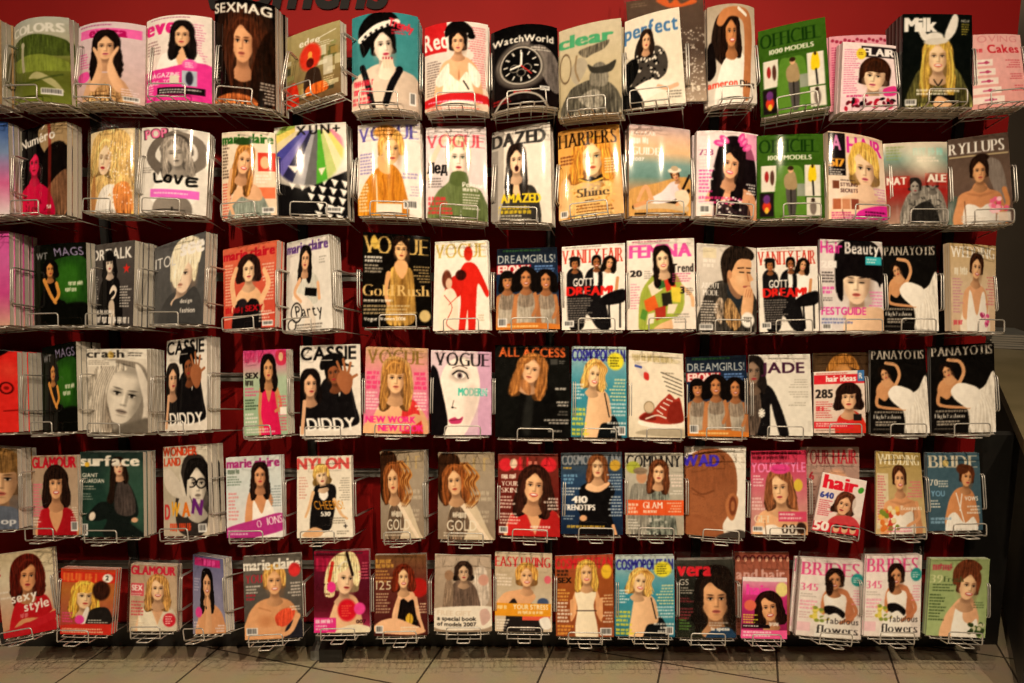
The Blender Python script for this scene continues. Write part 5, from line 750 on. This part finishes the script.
_l.new(_t.outputs['Object'], _mp.inputs[0]); _l.new(_mp.outputs[0], _b.inputs['Vector']); _l.new(_b.outputs['Color'], _mi.inputs[6]); _l.new(_t.outputs['Object'], _no.inputs['Vector']); _l.new(_no.outputs['Color'], _mi.inputs[7]); _l.new(_mi.outputs[2], bsdf(M_FLOOR).inputs['Base Color'])
# ------------------------------------------------------------------ object helpers
def tag(o, label=None, cat=None, group=None, kind=None):
    if label: o['label'] = label
    if cat: o['category'] = cat
    if group: o['group'] = group
    if kind: o['kind'] = kind
    return o
def mesh(name, verts, faces, m, parent=None, smooth=False):
    me = bpy.data.meshes.new(name); me.from_pydata([tuple(v) for v in verts], [], faces); me.update()
    if m: me.materials.append(m)
    if smooth: me.polygons.foreach_set('use_smooth', [True] * len(me.polygons))
    o = bpy.data.objects.new(name, me); COL.objects.link(o)
    if parent: o.parent = parent
    return o
def empty(name, M=None):
    o = bpy.data.objects.new(name, None); o.empty_display_size = .03; COL.objects.link(o)
    if M is not None: o.matrix_world = M
    return o
class MB:
    def __init__(s): s.v = []; s.f = []
    def box(s, x0, x1, y0, y1, z0, z1, M=None):
        n = len(s.v); q = [Vector((x, y, z)) for z in (z0, z1) for y in (y0, y1) for x in (x0, x1)]
        s.v += [M @ p for p in q] if M else q
        s.f += [tuple(n + i for i in f) for f in ((0, 2, 3, 1), (4, 5, 7, 6), (0, 1, 5, 4), (2, 6, 7, 3), (0, 4, 6, 2), (1, 3, 7, 5))]
    def tube(s, pts, r, k=7, rnd=.006, closed=False):
        p = [Vector(q) for q in pts]
        if rnd and len(p) > 2:                                # bend the corners instead of mitring them
            o = [] if closed else [p[0]]
            for i in (range(len(p)) if closed else range(1, len(p) - 1)):
                a, b, c = p[i - 1], p[i], p[(i + 1) % len(p)]
                d = min(rnd, (a - b).length * .45, (c - b).length * .45)
                u, w_ = b + (a - b).normalized() * d, b + (c - b).normalized() * d
                for t in (0, .33, .67, 1): o.append(u * (1 - t) ** 2 + b * 2 * t * (1 - t) + w_ * t * t)
            if not closed: o.append(p[-1])
            p = o
        n0 = len(s.v); N = len(p); ref = None
        for i in range(N):
            d = (p[(i + 1) % N] - p[i - 1]) if closed else (p[min(i + 1, N - 1)] - p[max(i - 1, 0)])
            d.normalize()
            if ref is None:
                ref = d.orthogonal().normalized()
            else: ref = (ref - d * ref.dot(d)).normalized()
            b = d.cross(ref)
            for j in range(k):
                a = 2 * math.pi * j / k
                s.v.append(p[i] + (ref * math.cos(a) + b * math.sin(a)) * r)
        for i in range(N if closed else N - 1):
            A, Bb = n0 + i * k, n0 + ((i + 1) % N) * k
            for j in range(k): s.f.append((A + j, A + (j + 1) % k, Bb + (j + 1) % k, Bb + j))
        if not closed:
            s.f.append(tuple(n0 + j for j in reversed(range(k)))); s.f.append(tuple(n0 + (N - 1) * k + j for j in range(k)))
    def build(s, name, m, parent=None, smooth=False):
        return mesh(name, s.v, s.f, m, parent, smooth)
CY, SY = math.cos(PITCH), math.sin(PITCH)
def ray(u, v):
    a, b = (u - 512) / FPX, -(v - 341.5) / FPX
    return Vector((a, CY + b * SY, -SY + b * CY))
CP = Vector((0, CAMY, CAMZ))
def on_y(u, v, y):
    d = ray(u, v); return CP + d * ((y - CAMY) / d.y)
# ------------------------------------------------------------------ the place
X_END = 1.63                                               # right end of the red board
s_ = MB(); s_.box(-4, 5, -5, 4, -.05, 0); tag(s_.build('floor', M_FLOOR), 'beige floor tiles laid askew to the rack', kind='structure')
s_ = MB(); s_.box(-4, X_END, 0, .06, 0, 3.4); tag(s_.build('wall_back', M_RED), 'dark red board behind the magazine rack', kind='structure')
s_ = MB(); s_.box(X_END, 1.79, .0, .05, 0, .80); tag(s_.build('wall_right', M_DARK), 'low black panel at the right end of the red board', kind='structure')
s_ = MB(); s_.box(X_END, 5, 2.6, 2.7, 0, 3.4); tag(s_.build('wall_far', M_TAUPE), 'taupe wall beyond the end of the red board', kind='structure')
s_ = MB(); s_.box(-4, X_END, -.012, -.001, 0, .09); tag(s_.build('baseboard_back', M_POST), 'black skirting under the rack', kind='structure')
# sign lettering
cu = bpy.data.curves.new('sign', 'FONT'); cu.body = 'womens'; cu.size = .17; cu.shear = .25; cu.extrude = .001; cu.offset = .006; cu.resolution_u = 5
_o = bpy.data.objects.new('tmp', cu); COL.objects.link(_o)
me = bpy.data.meshes.new_from_object(_o.evaluated_get(bpy.context.evaluated_depsgraph_get())); bpy.data.objects.remove(_o)
me.materials.clear(); me.materials.append(M_INK)
sg = bpy.data.objects.new('wall_sign', me); COL.objects.link(sg)
_p = on_y(205, 7, -.006); _q = on_y(391, 7, -.006); _x0 = min(v.co.x for v in me.vertices); _x1 = max(v.co.x for v in me.vertices)
_k = (_q.x - _p.x) / (_x1 - _x0)
sg.rotation_euler = (math.pi / 2, 0, 0); sg.scale = (_k, _k * .92, 1); sg.location = (_p.x - _x0 * _k, -.006, _p.z)
tag(sg, 'black slanted lettering on the red board above the top row', 'sign')
# steel uprights and hanging rails of the rack
UPR = [(-2.02, 'off the left edge'), (-1.36, 'behind the leftmost columns of magazines'), (-.70, 'behind the faceted geometric cover'), (.13, 'left of the middle, behind the watch cover'), (.66, 'behind the beach cover'), (1.46, 'near the right end of the red board')]
for x, where in UPR[1:]:
    b = MB(); b.box(x - .014, x + .014, -.022, -.012, .1, 2.06); b.box(x - .014, x - .010, -.012, -.001, .1, 2.06); b.box(x + .010, x + .014, -.012, -.001, .1, 2.06)
    o = b.build('rack_upright', M_POST)
    if abs(x + .70) > .01:
        tag(o, 'black steel upright ' + where, 'upright', 'uprights of the magazine rack'); continue
    b = MB(); b.box(x - .016, x + .016, -.10, -.022, 0, .035); b.box(x - .016, x + .016, -.030, -.0225, .035, .16); b.build('foot', M_RAIL, o)
    b = MB(); b.box(x + .018, x + .10, -.115, -.03, 0, .05); b.build('levelling_block', M_DARK, o)
    tag(o, 'black steel upright ' + where, 'upright', 'uprights of the magazine rack')
ROWN = ['top', 'second', 'third', 'fourth', 'fifth', 'bottom']
ROWZ = [1.88 - .343 * r for r in range(6)]
for r in range(6):
    b = MB(); z = ROWZ[r] + .15
    b.box(-2.1, 1.5, -.034, -.0235, z, z + .028)
    o = b.build('hanging_rail', M_RAIL); b = MB()
    b.box(-2.1, 1.5, -.045, -.034, z + .022, z + .028); b.build('hook_lip', M_RAIL, o)
    tag(o, 'grey steel rail carrying the wire pockets of the %s row' % ROWN[r], 'rail', 'hanging rails of the magazine rack')
# counter at the right edge
def topt(u, v, z):
    d = ray(u, v); return CP + d * ((z - CAMZ) / d.z)
_A, _B = topt(985, 352, .85), topt(1024, 440, .85)
_dir = (_A - _B).normalized(); _nr = Vector((_dir.y, -_dir.x, 0))
_Mc = Matrix(((_nr.x, _dir.x, 0, _B.x), (_nr.y, _dir.y, 0, _B.y), (0, 0, 1, 0), (0, 0, 0, 1)))
ct = empty('counter', _Mc); 
b = MB(); b.box(.05, .8, -.15, 1.9, .06, .81); b.build('cabinet', M_DARK, ct)
b = MB(); b.box(0, .85, -.2, 1.95, .81, .85); b.build('worktop', M_TOP, ct)
b = MB(); b.box(.08, .8, -.12, 1.9, 0, .06); b.build('plinth', M_POST, ct)
tag(ct, 'black counter with a worn olive top at the right edge of the photo', 'counter')
# ------------------------------------------------------------------ magazines
LEAN = math.radians(14)
NU, NV = 78, 106
def srgb2lin(a): return np.where(a <= .04045, a / 12.92, ((a + .055) / 1.055) ** 2.4)
PRINTS = {}
def print_of(key):
    if key in PRINTS: return PRINTS[key]
    CV[:] = 0; globals()[key]()
    im = CV.copy(); g_ = im.mean(-1, keepdims=True); im = g_ + (im - g_) * 1.05; im = np.clip(im, 0, 1); im = im * .62 + (im * im * (3 - 2 * im)) * .38; g_ = im.mean(-1, keepdims=True); im = g_ + (im - g_) * .92; im = im * (1 + .008 * BLO)[..., None] + (GRN * .01)[..., None] + (BLO * .006)[..., None]
    im = _smooth(_smooth(np.clip(im, 0, 1), 1, 0), 1, 1) * .5 + im * .5
    xs = np.linspace(0, PW - 1.001, NU + 1); ys = np.linspace(PH - 1.001, 0, NV + 1)
    def samp(dx, dy): return im[np.clip(ys + dy, 0, PH - 1).astype(int)][:, np.clip(xs + dx, 0, PW - 1).astype(int)]
    o = sum(samp(dx, dy) for dx in (-.8, 0, .8) for dy in (-.8, 0, .8)) / 9
    PRINTS[key] = srgb2lin(np.clip(o, 0, 1)).astype(np.float32)
    return PRINTS[key]
def frame(q, yaw, dy):
    """3-D frame of a magazine from where its corners stand on the rack"""
    yc = -.22 + dy; cx = (q[4] + q[6]) / 2
    wd = abs(on_y(q[4], q[5], yc).x - on_y(q[6], q[7], yc).x)
    if yaw: wd = min(.225, wd / max(.5, math.cos(math.radians(yaw)) + .25 * abs(math.sin(math.radians(yaw)))))
    h = wd / 2 * math.sin(math.radians(yaw))
    BL, BR = on_y(q[6], q[7], yc + h), on_y(q[4], q[5], yc - h)
    e = (BR - BL).normalized()
    z = (Vector((0, 0, 1)) - e * e.z).normalized(); bk = z.cross(e)          # bk points away from the viewer
    u = z * math.cos(LEAN) + bk * math.sin(LEAN); n = e.cross(u)
    O = (BL + BR) / 2
    M = Matrix(((e.x, -n.x, u.x, O.x), (e.y, -n.y, u.y, O.y), (e.z, -n.z, u.z, O.z), (0, 0, 0, 1)))
    def loc(x, y):
        d = ray(x, y); p = CP + d * ((O - CP).dot(n) / d.dot(n)) - O
        return (p.dot(e), p.dot(u))
    return M, [loc(q[6], q[7]), loc(q[4], q[5]), loc(q[2], q[3]), loc(q[0], q[1])]
def surf(c, bow, s, t):
    (ax, az), (bx, bz), (cx, cz), (dx, dz) = c
    x = (ax * (1 - s) + bx * s) * (1 - t) + (dx * (1 - s) + cx * s) * t
    z = (az * (1 - s) + bz * s) * (1 - t) + (dz * (1 - s) + cz * s) * t
    return x, -bow * (1 - (2 * s - 1) ** 2), z
def build_mag(key, M, c, bow, th):
    root = empty('magazine', M)
    # cover: printed front sheet, spine and plain back in one folded sheet
    s, t = np.meshgrid(np.linspace(0, 1, NU + 1), np.linspace(0, 1, NV + 1))
    x, y, z = surf(c, bow, s, t)
    fv = np.stack([x, np.broadcast_to(y, x.shape), z], -1).reshape(-1, 3)
    nb = 13
    sb, tb = np.meshgrid(np.linspace(0, 1, nb), np.array([0., 1.]))
    xb, yb, zb = surf(c, bow, sb, tb)
    bv = np.stack([xb, np.broadcast_to(yb, xb.shape) + th, zb], -1).reshape(-1, 3)
    i, j = np.meshgrid(np.arange(NU), np.arange(NV)); a = (j * (NU + 1) + i).ravel()
    quads = np.stack([a, a + 1, a + NU + 2, a + NU + 1], 1).tolist()
    n0 = len(fv)
    for k in range(nb - 1): quads.append([n0 + k + 1, n0 + k, n0 + nb + k, n0 + nb + k + 1])
    quads.append([n0, 0, NV * (NU + 1), n0 + nb])
    me = bpy.data.meshes.new('cover'); me.from_pydata(np.vstack([fv, bv]).tolist(), [], quads); me.update()
    me.polygons.foreach_set('use_smooth', [True] * (len(quads) - 1) + [False])
    pr = print_of(key).reshape(-1, 3)
    spine = pr.reshape(NV + 1, NU + 1, 3)[:, :3].mean((0, 1))
    col = np.ones((len(fv) + len(bv), 4), np.float32); col[:n0, :3] = pr; col[n0:, :3] = spine * .5 + .3
    at = me.color_attributes.new('print', 'FLOAT_COLOR', 'POINT'); at.data.foreach_set('color', col.ravel())
    me.materials.append(M_COVER)
    co = bpy.data.objects.new('cover', me); COL.objects.link(co); co.parent = root
    # pages
    g = .0006; n = 15; V = []; F = []
    for tt in (.004, .996):
        for ss in np.linspace(.004, .993, n):
            px, py, pz = surf(c, bow, float(ss), tt)
            V += [(px, py + g, pz), (px, py + th - g, pz)]
    m_ = 2 * n
    for k in range(n - 1):
        p = 2 * k
        F += [(p, p + 1, p + 3, p + 2), (m_ + p, m_ + p + 2, m_ + p + 3, m_ + p + 1), (p, p + 2, m_ + p + 2, m_ + p), (p + 1, m_ + p + 1, m_ + p + 3, p + 3)]
    F += [(0, m_, m_ + 1, 1), (m_ - 2, m_ - 1, 2 * m_ - 1, 2 * m_ - 2)]
    mesh('page_block', V, F, M_PAGES, root)
    return root
def add_sleeve(root, c, bow, th, rng):
    """loose clear bag around a magazine, open and crumpled above it"""
    n, m = 22, 26; V = []; F = []
    for side in (0, 1):
        for t in np.linspace(-.012, 1.10, m):
            for ss in np.linspace(-.03, 1.03, n):
                px, py, pz = surf(c, bow, min(1, max(0, float(ss))), float(t))
                px += (ss - min(1, max(0, ss))) * .2
                k = .0025 + .003 * abs(math.sin(ss * 9 + t * 5)) + rng.uniform(0, .0012)
                over = max(0, t - 1) * 10
                V.append((px, (py - k - over * .004 * math.sin(ss * 23)) if side == 0 else (py + th + k + over * .003 * math.sin(ss * 19)), pz))
        o = side * n * m
        for j in range(m - 1):
            for i in range(n - 1):
                a = o + j * n + i; F.append((a, a + 1, a + n + 1, a + n) if side == 0 else (a, a + n, a + n + 1, a + 1))
    for j in range(m - 1):
        for i in (0, n - 1):
            a = j * n + i; b = n * m + a; F.append((a, a + n, b + n, b))
    for i in range(n - 1): F.append((i, n * m + i, n * m + i + 1, i + 1))
    mesh('plastic_sleeve', V, F, M_PLAST, root, True)
WR = .0017
def pocket(M, c, bow, depth, row, label, loop_side, rng):
    """bent wire pocket: floor rods, front lip with its legs, side loop back to the board"""
    root = empty('wire_pocket', M); xa, xb = c[0][0], c[1][0]; zb = min(c[0][1], c[1][1]) - .0035
    wd = xb - xa; fr = -bow * .6 - .055; O = M.translation
    back = max(depth + .01, .03)
    yw = (-.036 - O.y) / max(.4, (M.to_3x3() @ Vector((0, 1, 0))).y)              # how far back the board is
    yw = max(back, min(yw, .22))
    b = MB(); k = max(3, int(round(wd / .043))); xs = [xa + .012 + (wd - .024) * i / k for i in range(k + 1)]
    def fy(x): return -bow * max(0, 1 - (2 * (x - xa) / wd - 1) ** 2) - .006
    for x in xs: b.tube([(x, yw if x in (xs[0], xs[-1]) else back, zb), (x, fy(x), zb)], WR, 6)
    for yy in (.5,): b.tube([(xs[0] - .006, back * yy, zb - 2 * WR), (xs[-1] + .006, back * yy, zb - 2 * WR)], WR, 6)
    b.tube([(x, fy(x), zb - 2 * WR) for x in np.linspace(xs[0] - .004, xs[-1] + .004, 9)], WR, 6, 0)
    b.tube([(xs[0], back, zb), (xs[-1], back, zb)], WR * 1.3, 6)
    b.build('floor_grid', M_WIRE, root, True)
    xc = (xa + xb) / 2 + rng.uniform(-.012, .012); lw = min(.056, wd * .3); h = .034
    b = MB()
    b.tube([(xc - lw, .0, zb - WR * 4), (xc - lw, fr, zb - WR * 4), (xc - lw, fr - .004, zb + h), (xc + lw, fr - .004, zb + h), (xc + lw, fr, zb - WR * 4), (xc + lw, .0, zb - WR * 4)], WR * 1.25, 7, .009)
    b.tube([(xc - .02, -.004 - bow, zb - WR * 6), (xc - .02, fr - .022, zb - WR * 6), (xc + .02, fr - .022, zb - WR * 6), (xc + .02, -.004 - bow, zb - WR * 6)], WR * 1.2, 7, .008)
    b.tube([(xc - lw, fr, zb - WR * 2), (xc + lw, fr, zb - WR * 2)], WR, 6)
    b.build('front_lip', M_WIRE, root, True)
    if loop_side:
        xl = (xb + .006) if loop_side > 0 else (xa - .006)
        b = MB(); z0, z1 = zb + .07, zb + .185; f2 = -.006
        for dx in (0, .007 * loop_side):
            b.tube([(xl + dx, yw, z0), (xl + dx, f2, z0), (xl + dx, f2, z1), (xl + dx, yw, z1)], WR * 1.15, 7, .012)
        b.build('side_loop', M_WIRE, root, True)
    tag(root, label, 'wire pocket', 'wire pockets of the %s row' % ROWN[row])
    return root
# key : TL TR BR BL corners | yaw, bow mm, copies behind, thickness mm, depth offset mm | description
DATA = '''
a10 -60 24 1 20 2 104 -58 110|15 25 3 19 0|with a brown cover, cut off by the left edge of the top row
a11 14 28 69 18 72 105 15 106|12 32 3 19 0|with a green field and pale sky cover, top row
a12 79 28 146 26 145 106 77 104|5 32 3 19 0|of a dark-haired woman holding her cheeks on lilac, top row
a13 147 22 212 18 212 104 145 104|5 30 3 19 0|with a white jacket photo and magenta lower half, top row
a14 215 1 275 6 276 110 213 104|12 25 3 19 0|with a close brunette face and white letters on black, top row
a15 287 38 340 20 341 92 287 110|36 4 1 14 0|with a red oval on an olive collage, swung sideways, top row
a16 352 19 418 17 418 112 352 112|0 34 3 19 0|of a woman in a checkered black cap on teal, top row
a17 425 28 488 25 488 112 425 113|0 30 2 19 0|of a woman in a black hat and white top, top row
a18 491 34 557 28 559 108 491 114|0 42 2 19 0|with a big wristwatch on black, curled strongly, top row
a19 559 32 621 18 622 112 558 118|14 12 3 19 0|with a grey horned statue and green title, top row
a1b 626 2 703 -2 707 101 632 107|12 12 0 8 30|with a dull brown cover, standing behind the blue-titled one
a1a 625 22 679 7 686 103 623 110|14 10 1 12 0|of a seated woman in black and white under a blue title
a1c 707 8 754 8 757 104 708 107|0 26 2 19 0|of a tanned woman with one arm over her head, top row
a1d 758 32 825 17 831 106 761 118|15 6 3 19 0|with a green fashion collage cover, in the top row
a1f 829 37 886 35 888 108 830 112|0 6 2 8 45|with a plain pink cover, behind the short-haired brunette one
a1e 843 42 896 46 897 110 840 112|-4 4 3 19 0|of a short-haired brunette face on pale pink, top row
a1g 903 14 972 15 973 107 902 107|0 3 4 20 0|of a blond girl in white rabbit ears on black
a1h 973 35 1020 35 1027 105 972 110|0 6 3 19 0|with white cake slices on pink, right end of top row
b10 -55 120 8 122 10 214 -52 220|15 15 3 18 0|with a blue and pink cover, cut by the left edge
b11 20 132 67 121 67 215 20 216|25 8 2 18 0|of a woman lit all in magenta on black
b12 91 134 135 128 134 214 90 214|15 14 2 18 0|of a pale blonde among gold glitter, in shiny film
b13 142 128 210 133 206 216 140 213|0 24 2 18 0|in grey with brush lettering and a pink band
b14 222 133 275 133 277 215 222 220|5 14 2 22 0|of a laughing blonde in a silver dress, second row
b15 274 128 346 122 348 218 275 216|4 6 2 22 0|with a striped fan over black and white triangles
b16 358 126 420 121 422 218 358 216|0 18 2 22 0|of a blonde in an ochre dress under violet letters
b17 426 128 486 127 488 222 426 218|0 14 2 22 0|of a pale face above a green turtleneck
b18 492 133 550 122 552 223 491 222|12 14 2 22 0|of a dark-haired woman gaping over yellow lettering
b19 558 132 619 124 624 213 559 221|12 10 2 22 0|of a golden blonde with a black bow ribbon
b1a 629 124 690 130 691 216 629 216|-5 8 2 22 0|of a woman reclining on a deck chair by the sea
b1b 697 131 758 135 757 221 696 216|-3 18 2 22 0|of a black-haired woman with pink hair flowers
b1c 757 136 823 134 825 218 757 219|0 8 2 22 0|with a green fashion collage cover, in the second row
b1d 828 131 882 141 889 221 829 219|-10 14 2 22 0|of a short-haired blonde with a magenta corner, second row
b1e 883 144 947 142 949 224 886 224|0 8 2 22 12|of two grey tattooed figures before red and teal bands
b1f 948 140 1008 132 1014 223 948 225|5 3 2 22 0|of a strapless bride with a pink bouquet, second row
c10 -55 232 9 231 10 325 -50 330|12 6 5 18 0|with a plain pink cover and barcode at the left edge
c11 34 246 86 242 88 325 35 326|14 8 3 18 0|of a dark figure before green, in the third row
c12 91 246 135 240 133 326 90 325|25 4 4 18 0|of a figure in black coat beside a red star
c13 155 248 206 231 203 324 154 324|25 3 2 18 0|of a platinum blonde on dark grey, third row
c14 223 250 277 240 275 327 224 330|15 4 3 10 0|of a woman in a black corset on salmon red
c15 287 243 329 234 333 328 286 332|28 3 4 11 0|of a woman in grey with black script lettering
c16 363 232 430 237 432 326 362 327|-4 3 1 9 0|with gold lettering and a gold dress on black
c17 435 242 487 240 490 330 433 331|8 3 2 9 0|with a red male silhouette on cream
c18 497 249 557 247 560 329 496 330|0 3 0 9 0|of three women in silver gowns, in the third row
c19 562 247 625 243 625 330 562 330|0 3 0 9 0|of three people round a piano, left of the patchwork dress one
c1a 628 241 694 238 696 329 628 330|0 3 2 9 0|of a woman in a patchwork dress under pink letters
c1b 697 243 756 248 757 332 697 331|-4 4 0 9 0|of a man resting his chin on his hand
c1c 757 248 817 246 819 331 760 332|0 3 0 9 0|of three people round a piano, right of the pensive man one
c1d 820 239 882 242 884 331 820 331|0 3 1 9 0|of a black fringe over closed eyes, magenta title
c1e 884 246 936 245 939 331 883 330|8 3 3 10 0|of a reclining white-gowned bride, in the third row
c1f 950 243 996 246 995 332 952 331|-22 3 2 9 0|of a bride in a deep white neckline on beige
d10 -50 345 17 352 19 432 -50 434|15 4 4 18 0|with a red profile in glasses at the left edge
d11 42 348 76 341 78 431 43 432|30 3 4 18 0|of a dark figure before green, in the fourth row
d12 86 349 147 349 148 433 87 432|10 4 4 18 0|of a close grey face with a hand in the hair
d13 167 341 207 336 207 430 165 431|28 3 2 18 0|of a couple and capped man, beside the close grey face
d14 243 351 286 349 288 434 244 436|20 3 3 10 0|of a woman in a pink dress on green
d15 300 346 360 344 361 435 300 436|0 6 1 9 0|of a couple and capped man, beside the pink dress
d16 366 347 427 349 428 434 363 433|0 5 1 9 0|of a fringed blonde with pink lettering
d17 431 350 491 352 491 435 431 435|0 3 1 9 0|with half a white face and one large eye
d18 495 345 569 346 571 438 495 437|0 3 0 9 0|of a blonde in black looking back, orange title
d19 572 346 626 347 627 438 571 437|0 3 1 9 0|of a curly blonde on blue, in the fourth row
d1a 629 350 683 354 685 438 629 437|-3 3 1 9 0|with one red sneaker on cream
d1b 686 357 746 355 749 437 688 436|0 3 0 9 0|of three women in silver gowns, in the fourth row
d1c 749 355 810 354 813 436 749 435|0 3 0 9 0|of a long black jacket sleeve on pale grey
d1e 813 353 868 352 869 434 813 434|0 3 0 8 30|with a brown cover, behind the small fringed brunette one
d1d 814 372 864 370 866 433 814 433|0 3 0 8 0|small, of a fringed brunette in red, fourth row
d1f 871 350 925 349 930 433 871 433|0 3 1 9 0|of a reclining bride, left of two in the fourth row
d1g 931 347 994 343 996 432 932 433|0 4 2 9 0|of a reclining bride, right end of the fourth row
e10 -50 444 17 449 19 529 -50 531|14 4 3 18 0|with a close fair face at the left edge, fifth row
e11 32 456 77 455 79 535 33 535|10 4 1 9 0|of a fringed brunette in a red neckline, fifth row
e12 80 452 143 452 144 537 80 537|8 3 3 18 -12|of a crouching figure on dark green
e13 163 447 207 444 210 535 164 536|22 8 3 18 0|with a grey bespectacled face and rainbow letters
e14 226 458 281 455 283 537 227 538|5 3 2 9 0|of a woman in white with a purple slanted band
e15 297 457 351 456 353 537 297 538|5 3 2 9 0|of a blonde in a short black dress, fifth row
e16 380 451 424 451 424 538 381 539|10 4 4 11 0|of a wild-haired redhead, left one of the pair
e17 438 453 494 453 495 540 438 539|0 3 2 10 0|of a wild-haired redhead, right one of the pair
e18 498 454 558 454 560 537 498 535|0 3 0 9 0|of a smiling brunette in red under a red title
e19 561 453 622 452 623 535 561 534|0 3 0 9 0|of a woman in black off-shoulder dress on navy
e1a 625 453 683 453 684 535 626 534|0 3 0 9 0|of a woman in silver sequins with an orange band
e1b 686 447 746 447 745 538 686 534|8 16 3 11 0|with a shaved head seen from behind
e1c 751 451 806 450 808 535 751 534|0 3 0 9 0|of a honey blonde with pink headlines, fifth row
e1e 801 447 859 447 860 531 802 532|0 3 0 8 30|with a mauve cover, behind the tilted red-titled one
e1d 823 472 867 481 858 536 812 530|0 2 0 7 0|small and tilted, of a brunette under red letters
e1f 876 451 920 453 927 533 876 534|0 10 0 9 0|of a bride with an orange and yellow bouquet
e1g 927 453 979 453 983 530 929 531|0 3 1 9 0|of a bride seen from behind on slate blue
f10 -5 556 52 548 57 629 4 639|0 4 1 9 0|of a redhead in red with white words, bottom row
f11 61 568 116 570 111 635 60 634|0 3 3 8 0|small, of a fringed blonde on orange red
f12 131 564 177 566 177 631 129 631|0 3 3 9 0|of a smiling blonde in a cream neckline, in a clear bag
f13 193 554 223 559 226 633 193 634|30 3 3 10 0|of a black-haired woman on lilac, bottom row
f14 243 557 301 553 303 637 245 640|0 4 1 9 0|of a bare-shouldered blonde on dark grey, bottom row
f15 314 551 369 550 370 632 314 633|0 4 1 9 0|of a pale blonde with a red disc on crimson
f16 375 555 426 554 428 635 374 636|0 3 1 9 0|of a seated redhead on dark brown
f17 435 554 491 555 492 631 434 631|0 14 0 9 0|in sepia with a white band, bottom row
f18 495 553 552 555 552 632 495 631|0 3 1 9 0|of a blonde with an orange banner, bottom row
f19 555 556 613 554 614 637 556 636|0 3 0 9 0|of a blonde in a cream dress on orange brown
f1a 616 557 674 556 675 637 615 636|0 3 2 9 0|of a curly blonde on blue, in the bottom row
f1b 677 560 733 559 736 638 677 637|0 4 2 9 0|of a large brunette face on black, bottom row
f1d 735 552 789 552 790 635 736 635|0 3 0 8 30|with a brown cover, behind the small magenta-titled one
f1c 743 577 787 578 787 639 741 638|0 3 0 8 0|small, of a smiling brunette on magenta, bottom row
f1e 802 559 864 562 861 640 796 635|-6 4 4 10 0|of a bride with black sash, left one of the pair
f1g 867 556 922 555 920 637 864 636|0 3 3 9 0|of a bride with black sash, right one of the pair
f1f 931 559 990 559 985 638 926 635|0 3 2 9 0|of a bride in profile on pale green
'''
def short(desc, n=11):
    w_ = desc.split()
    if len(w_) > n and ',' in desc: w_ = desc[:desc.rindex(',')].split()
    return ' '.join(w_[:n])
SLEEVED = {'f12', 'f1e', 'f1g', 'f1b', 'b12', 'a1b'}
rng = random.Random(11)
NCOPY = 0
for ln in DATA.strip().splitlines():
    hd, pr, desc = ln.split('|'); hd = hd.split(); key = hd[0]; q = [float(v) for v in hd[1:]]
    yaw, bow, ncp, th, dy = [float(v) for v in pr.split()]; bow /= 1000; th /= 1000; ncp = int(ncp)
    row = 'abcdef'.index(key[0])
    art = COPY_OF.get(key, key)
    M, c = frame(q, yaw, dy / 1000)
    root = build_mag(art, M, c, bow, th)
    tag(root, 'magazine ' + desc, 'magazine', 'magazines on the %s row' % ROWN[row])
    kids = list(root.children)
    e, bk, up = M.col[0].to_3d(), M.col[1].to_3d(), M.col[2].to_3d()
    for k in range(1, ncp + 1):
        r = root.copy(); COL.objects.link(r)
        M2 = M.copy(); M2.translation = M.translation + bk * (th + .0006) * k + e * rng.uniform(-.004, .004) + up * rng.uniform(0, .003)
        r.matrix_world = M2; NCOPY += 1
        r['label'] = 'copy stacked behind the magazine ' + short(desc)
        for ch in kids:
            d = ch.copy(); COL.objects.link(d); d.parent = r
    if key in SLEEVED: add_sleeve(root, c, bow, th, rng)
    if dy < 20:
        pocket(M, c, bow, (th + .0006) * (ncp + 1), row, 'wire pocket under the magazine ' + short(desc), 0 if key in ('d1d', 'e1d', 'f1c') else (1 if rng.random() < .9 else -1), rng)
# magazines lying on the counter
_pp = topt(990, 348, .85)
for i in range(6):
    M = Matrix.Translation((_pp.x + .004 * (i % 3), _pp.y + .006 * (i % 2), .851 + i * .0125)) @ Matrix.Rotation(-.3 + .04 * (i % 3), 4, 'Z')
    r = empty('magazine', M)
    b = MB(); b.box(0, .21, 0, .28, .0006, .0114); b.build('page_block', M_PAGES, r)
    b = MB(); b.box(-.001, .212, -.002, .282, .0114, .012); b.box(-.001, .212, -.002, .282, 0, .0006); b.build('cover', M_RAIL, r)
    tag(r, 'magazine in the small pile lying on the counter', 'magazine', 'magazines lying on the counter')
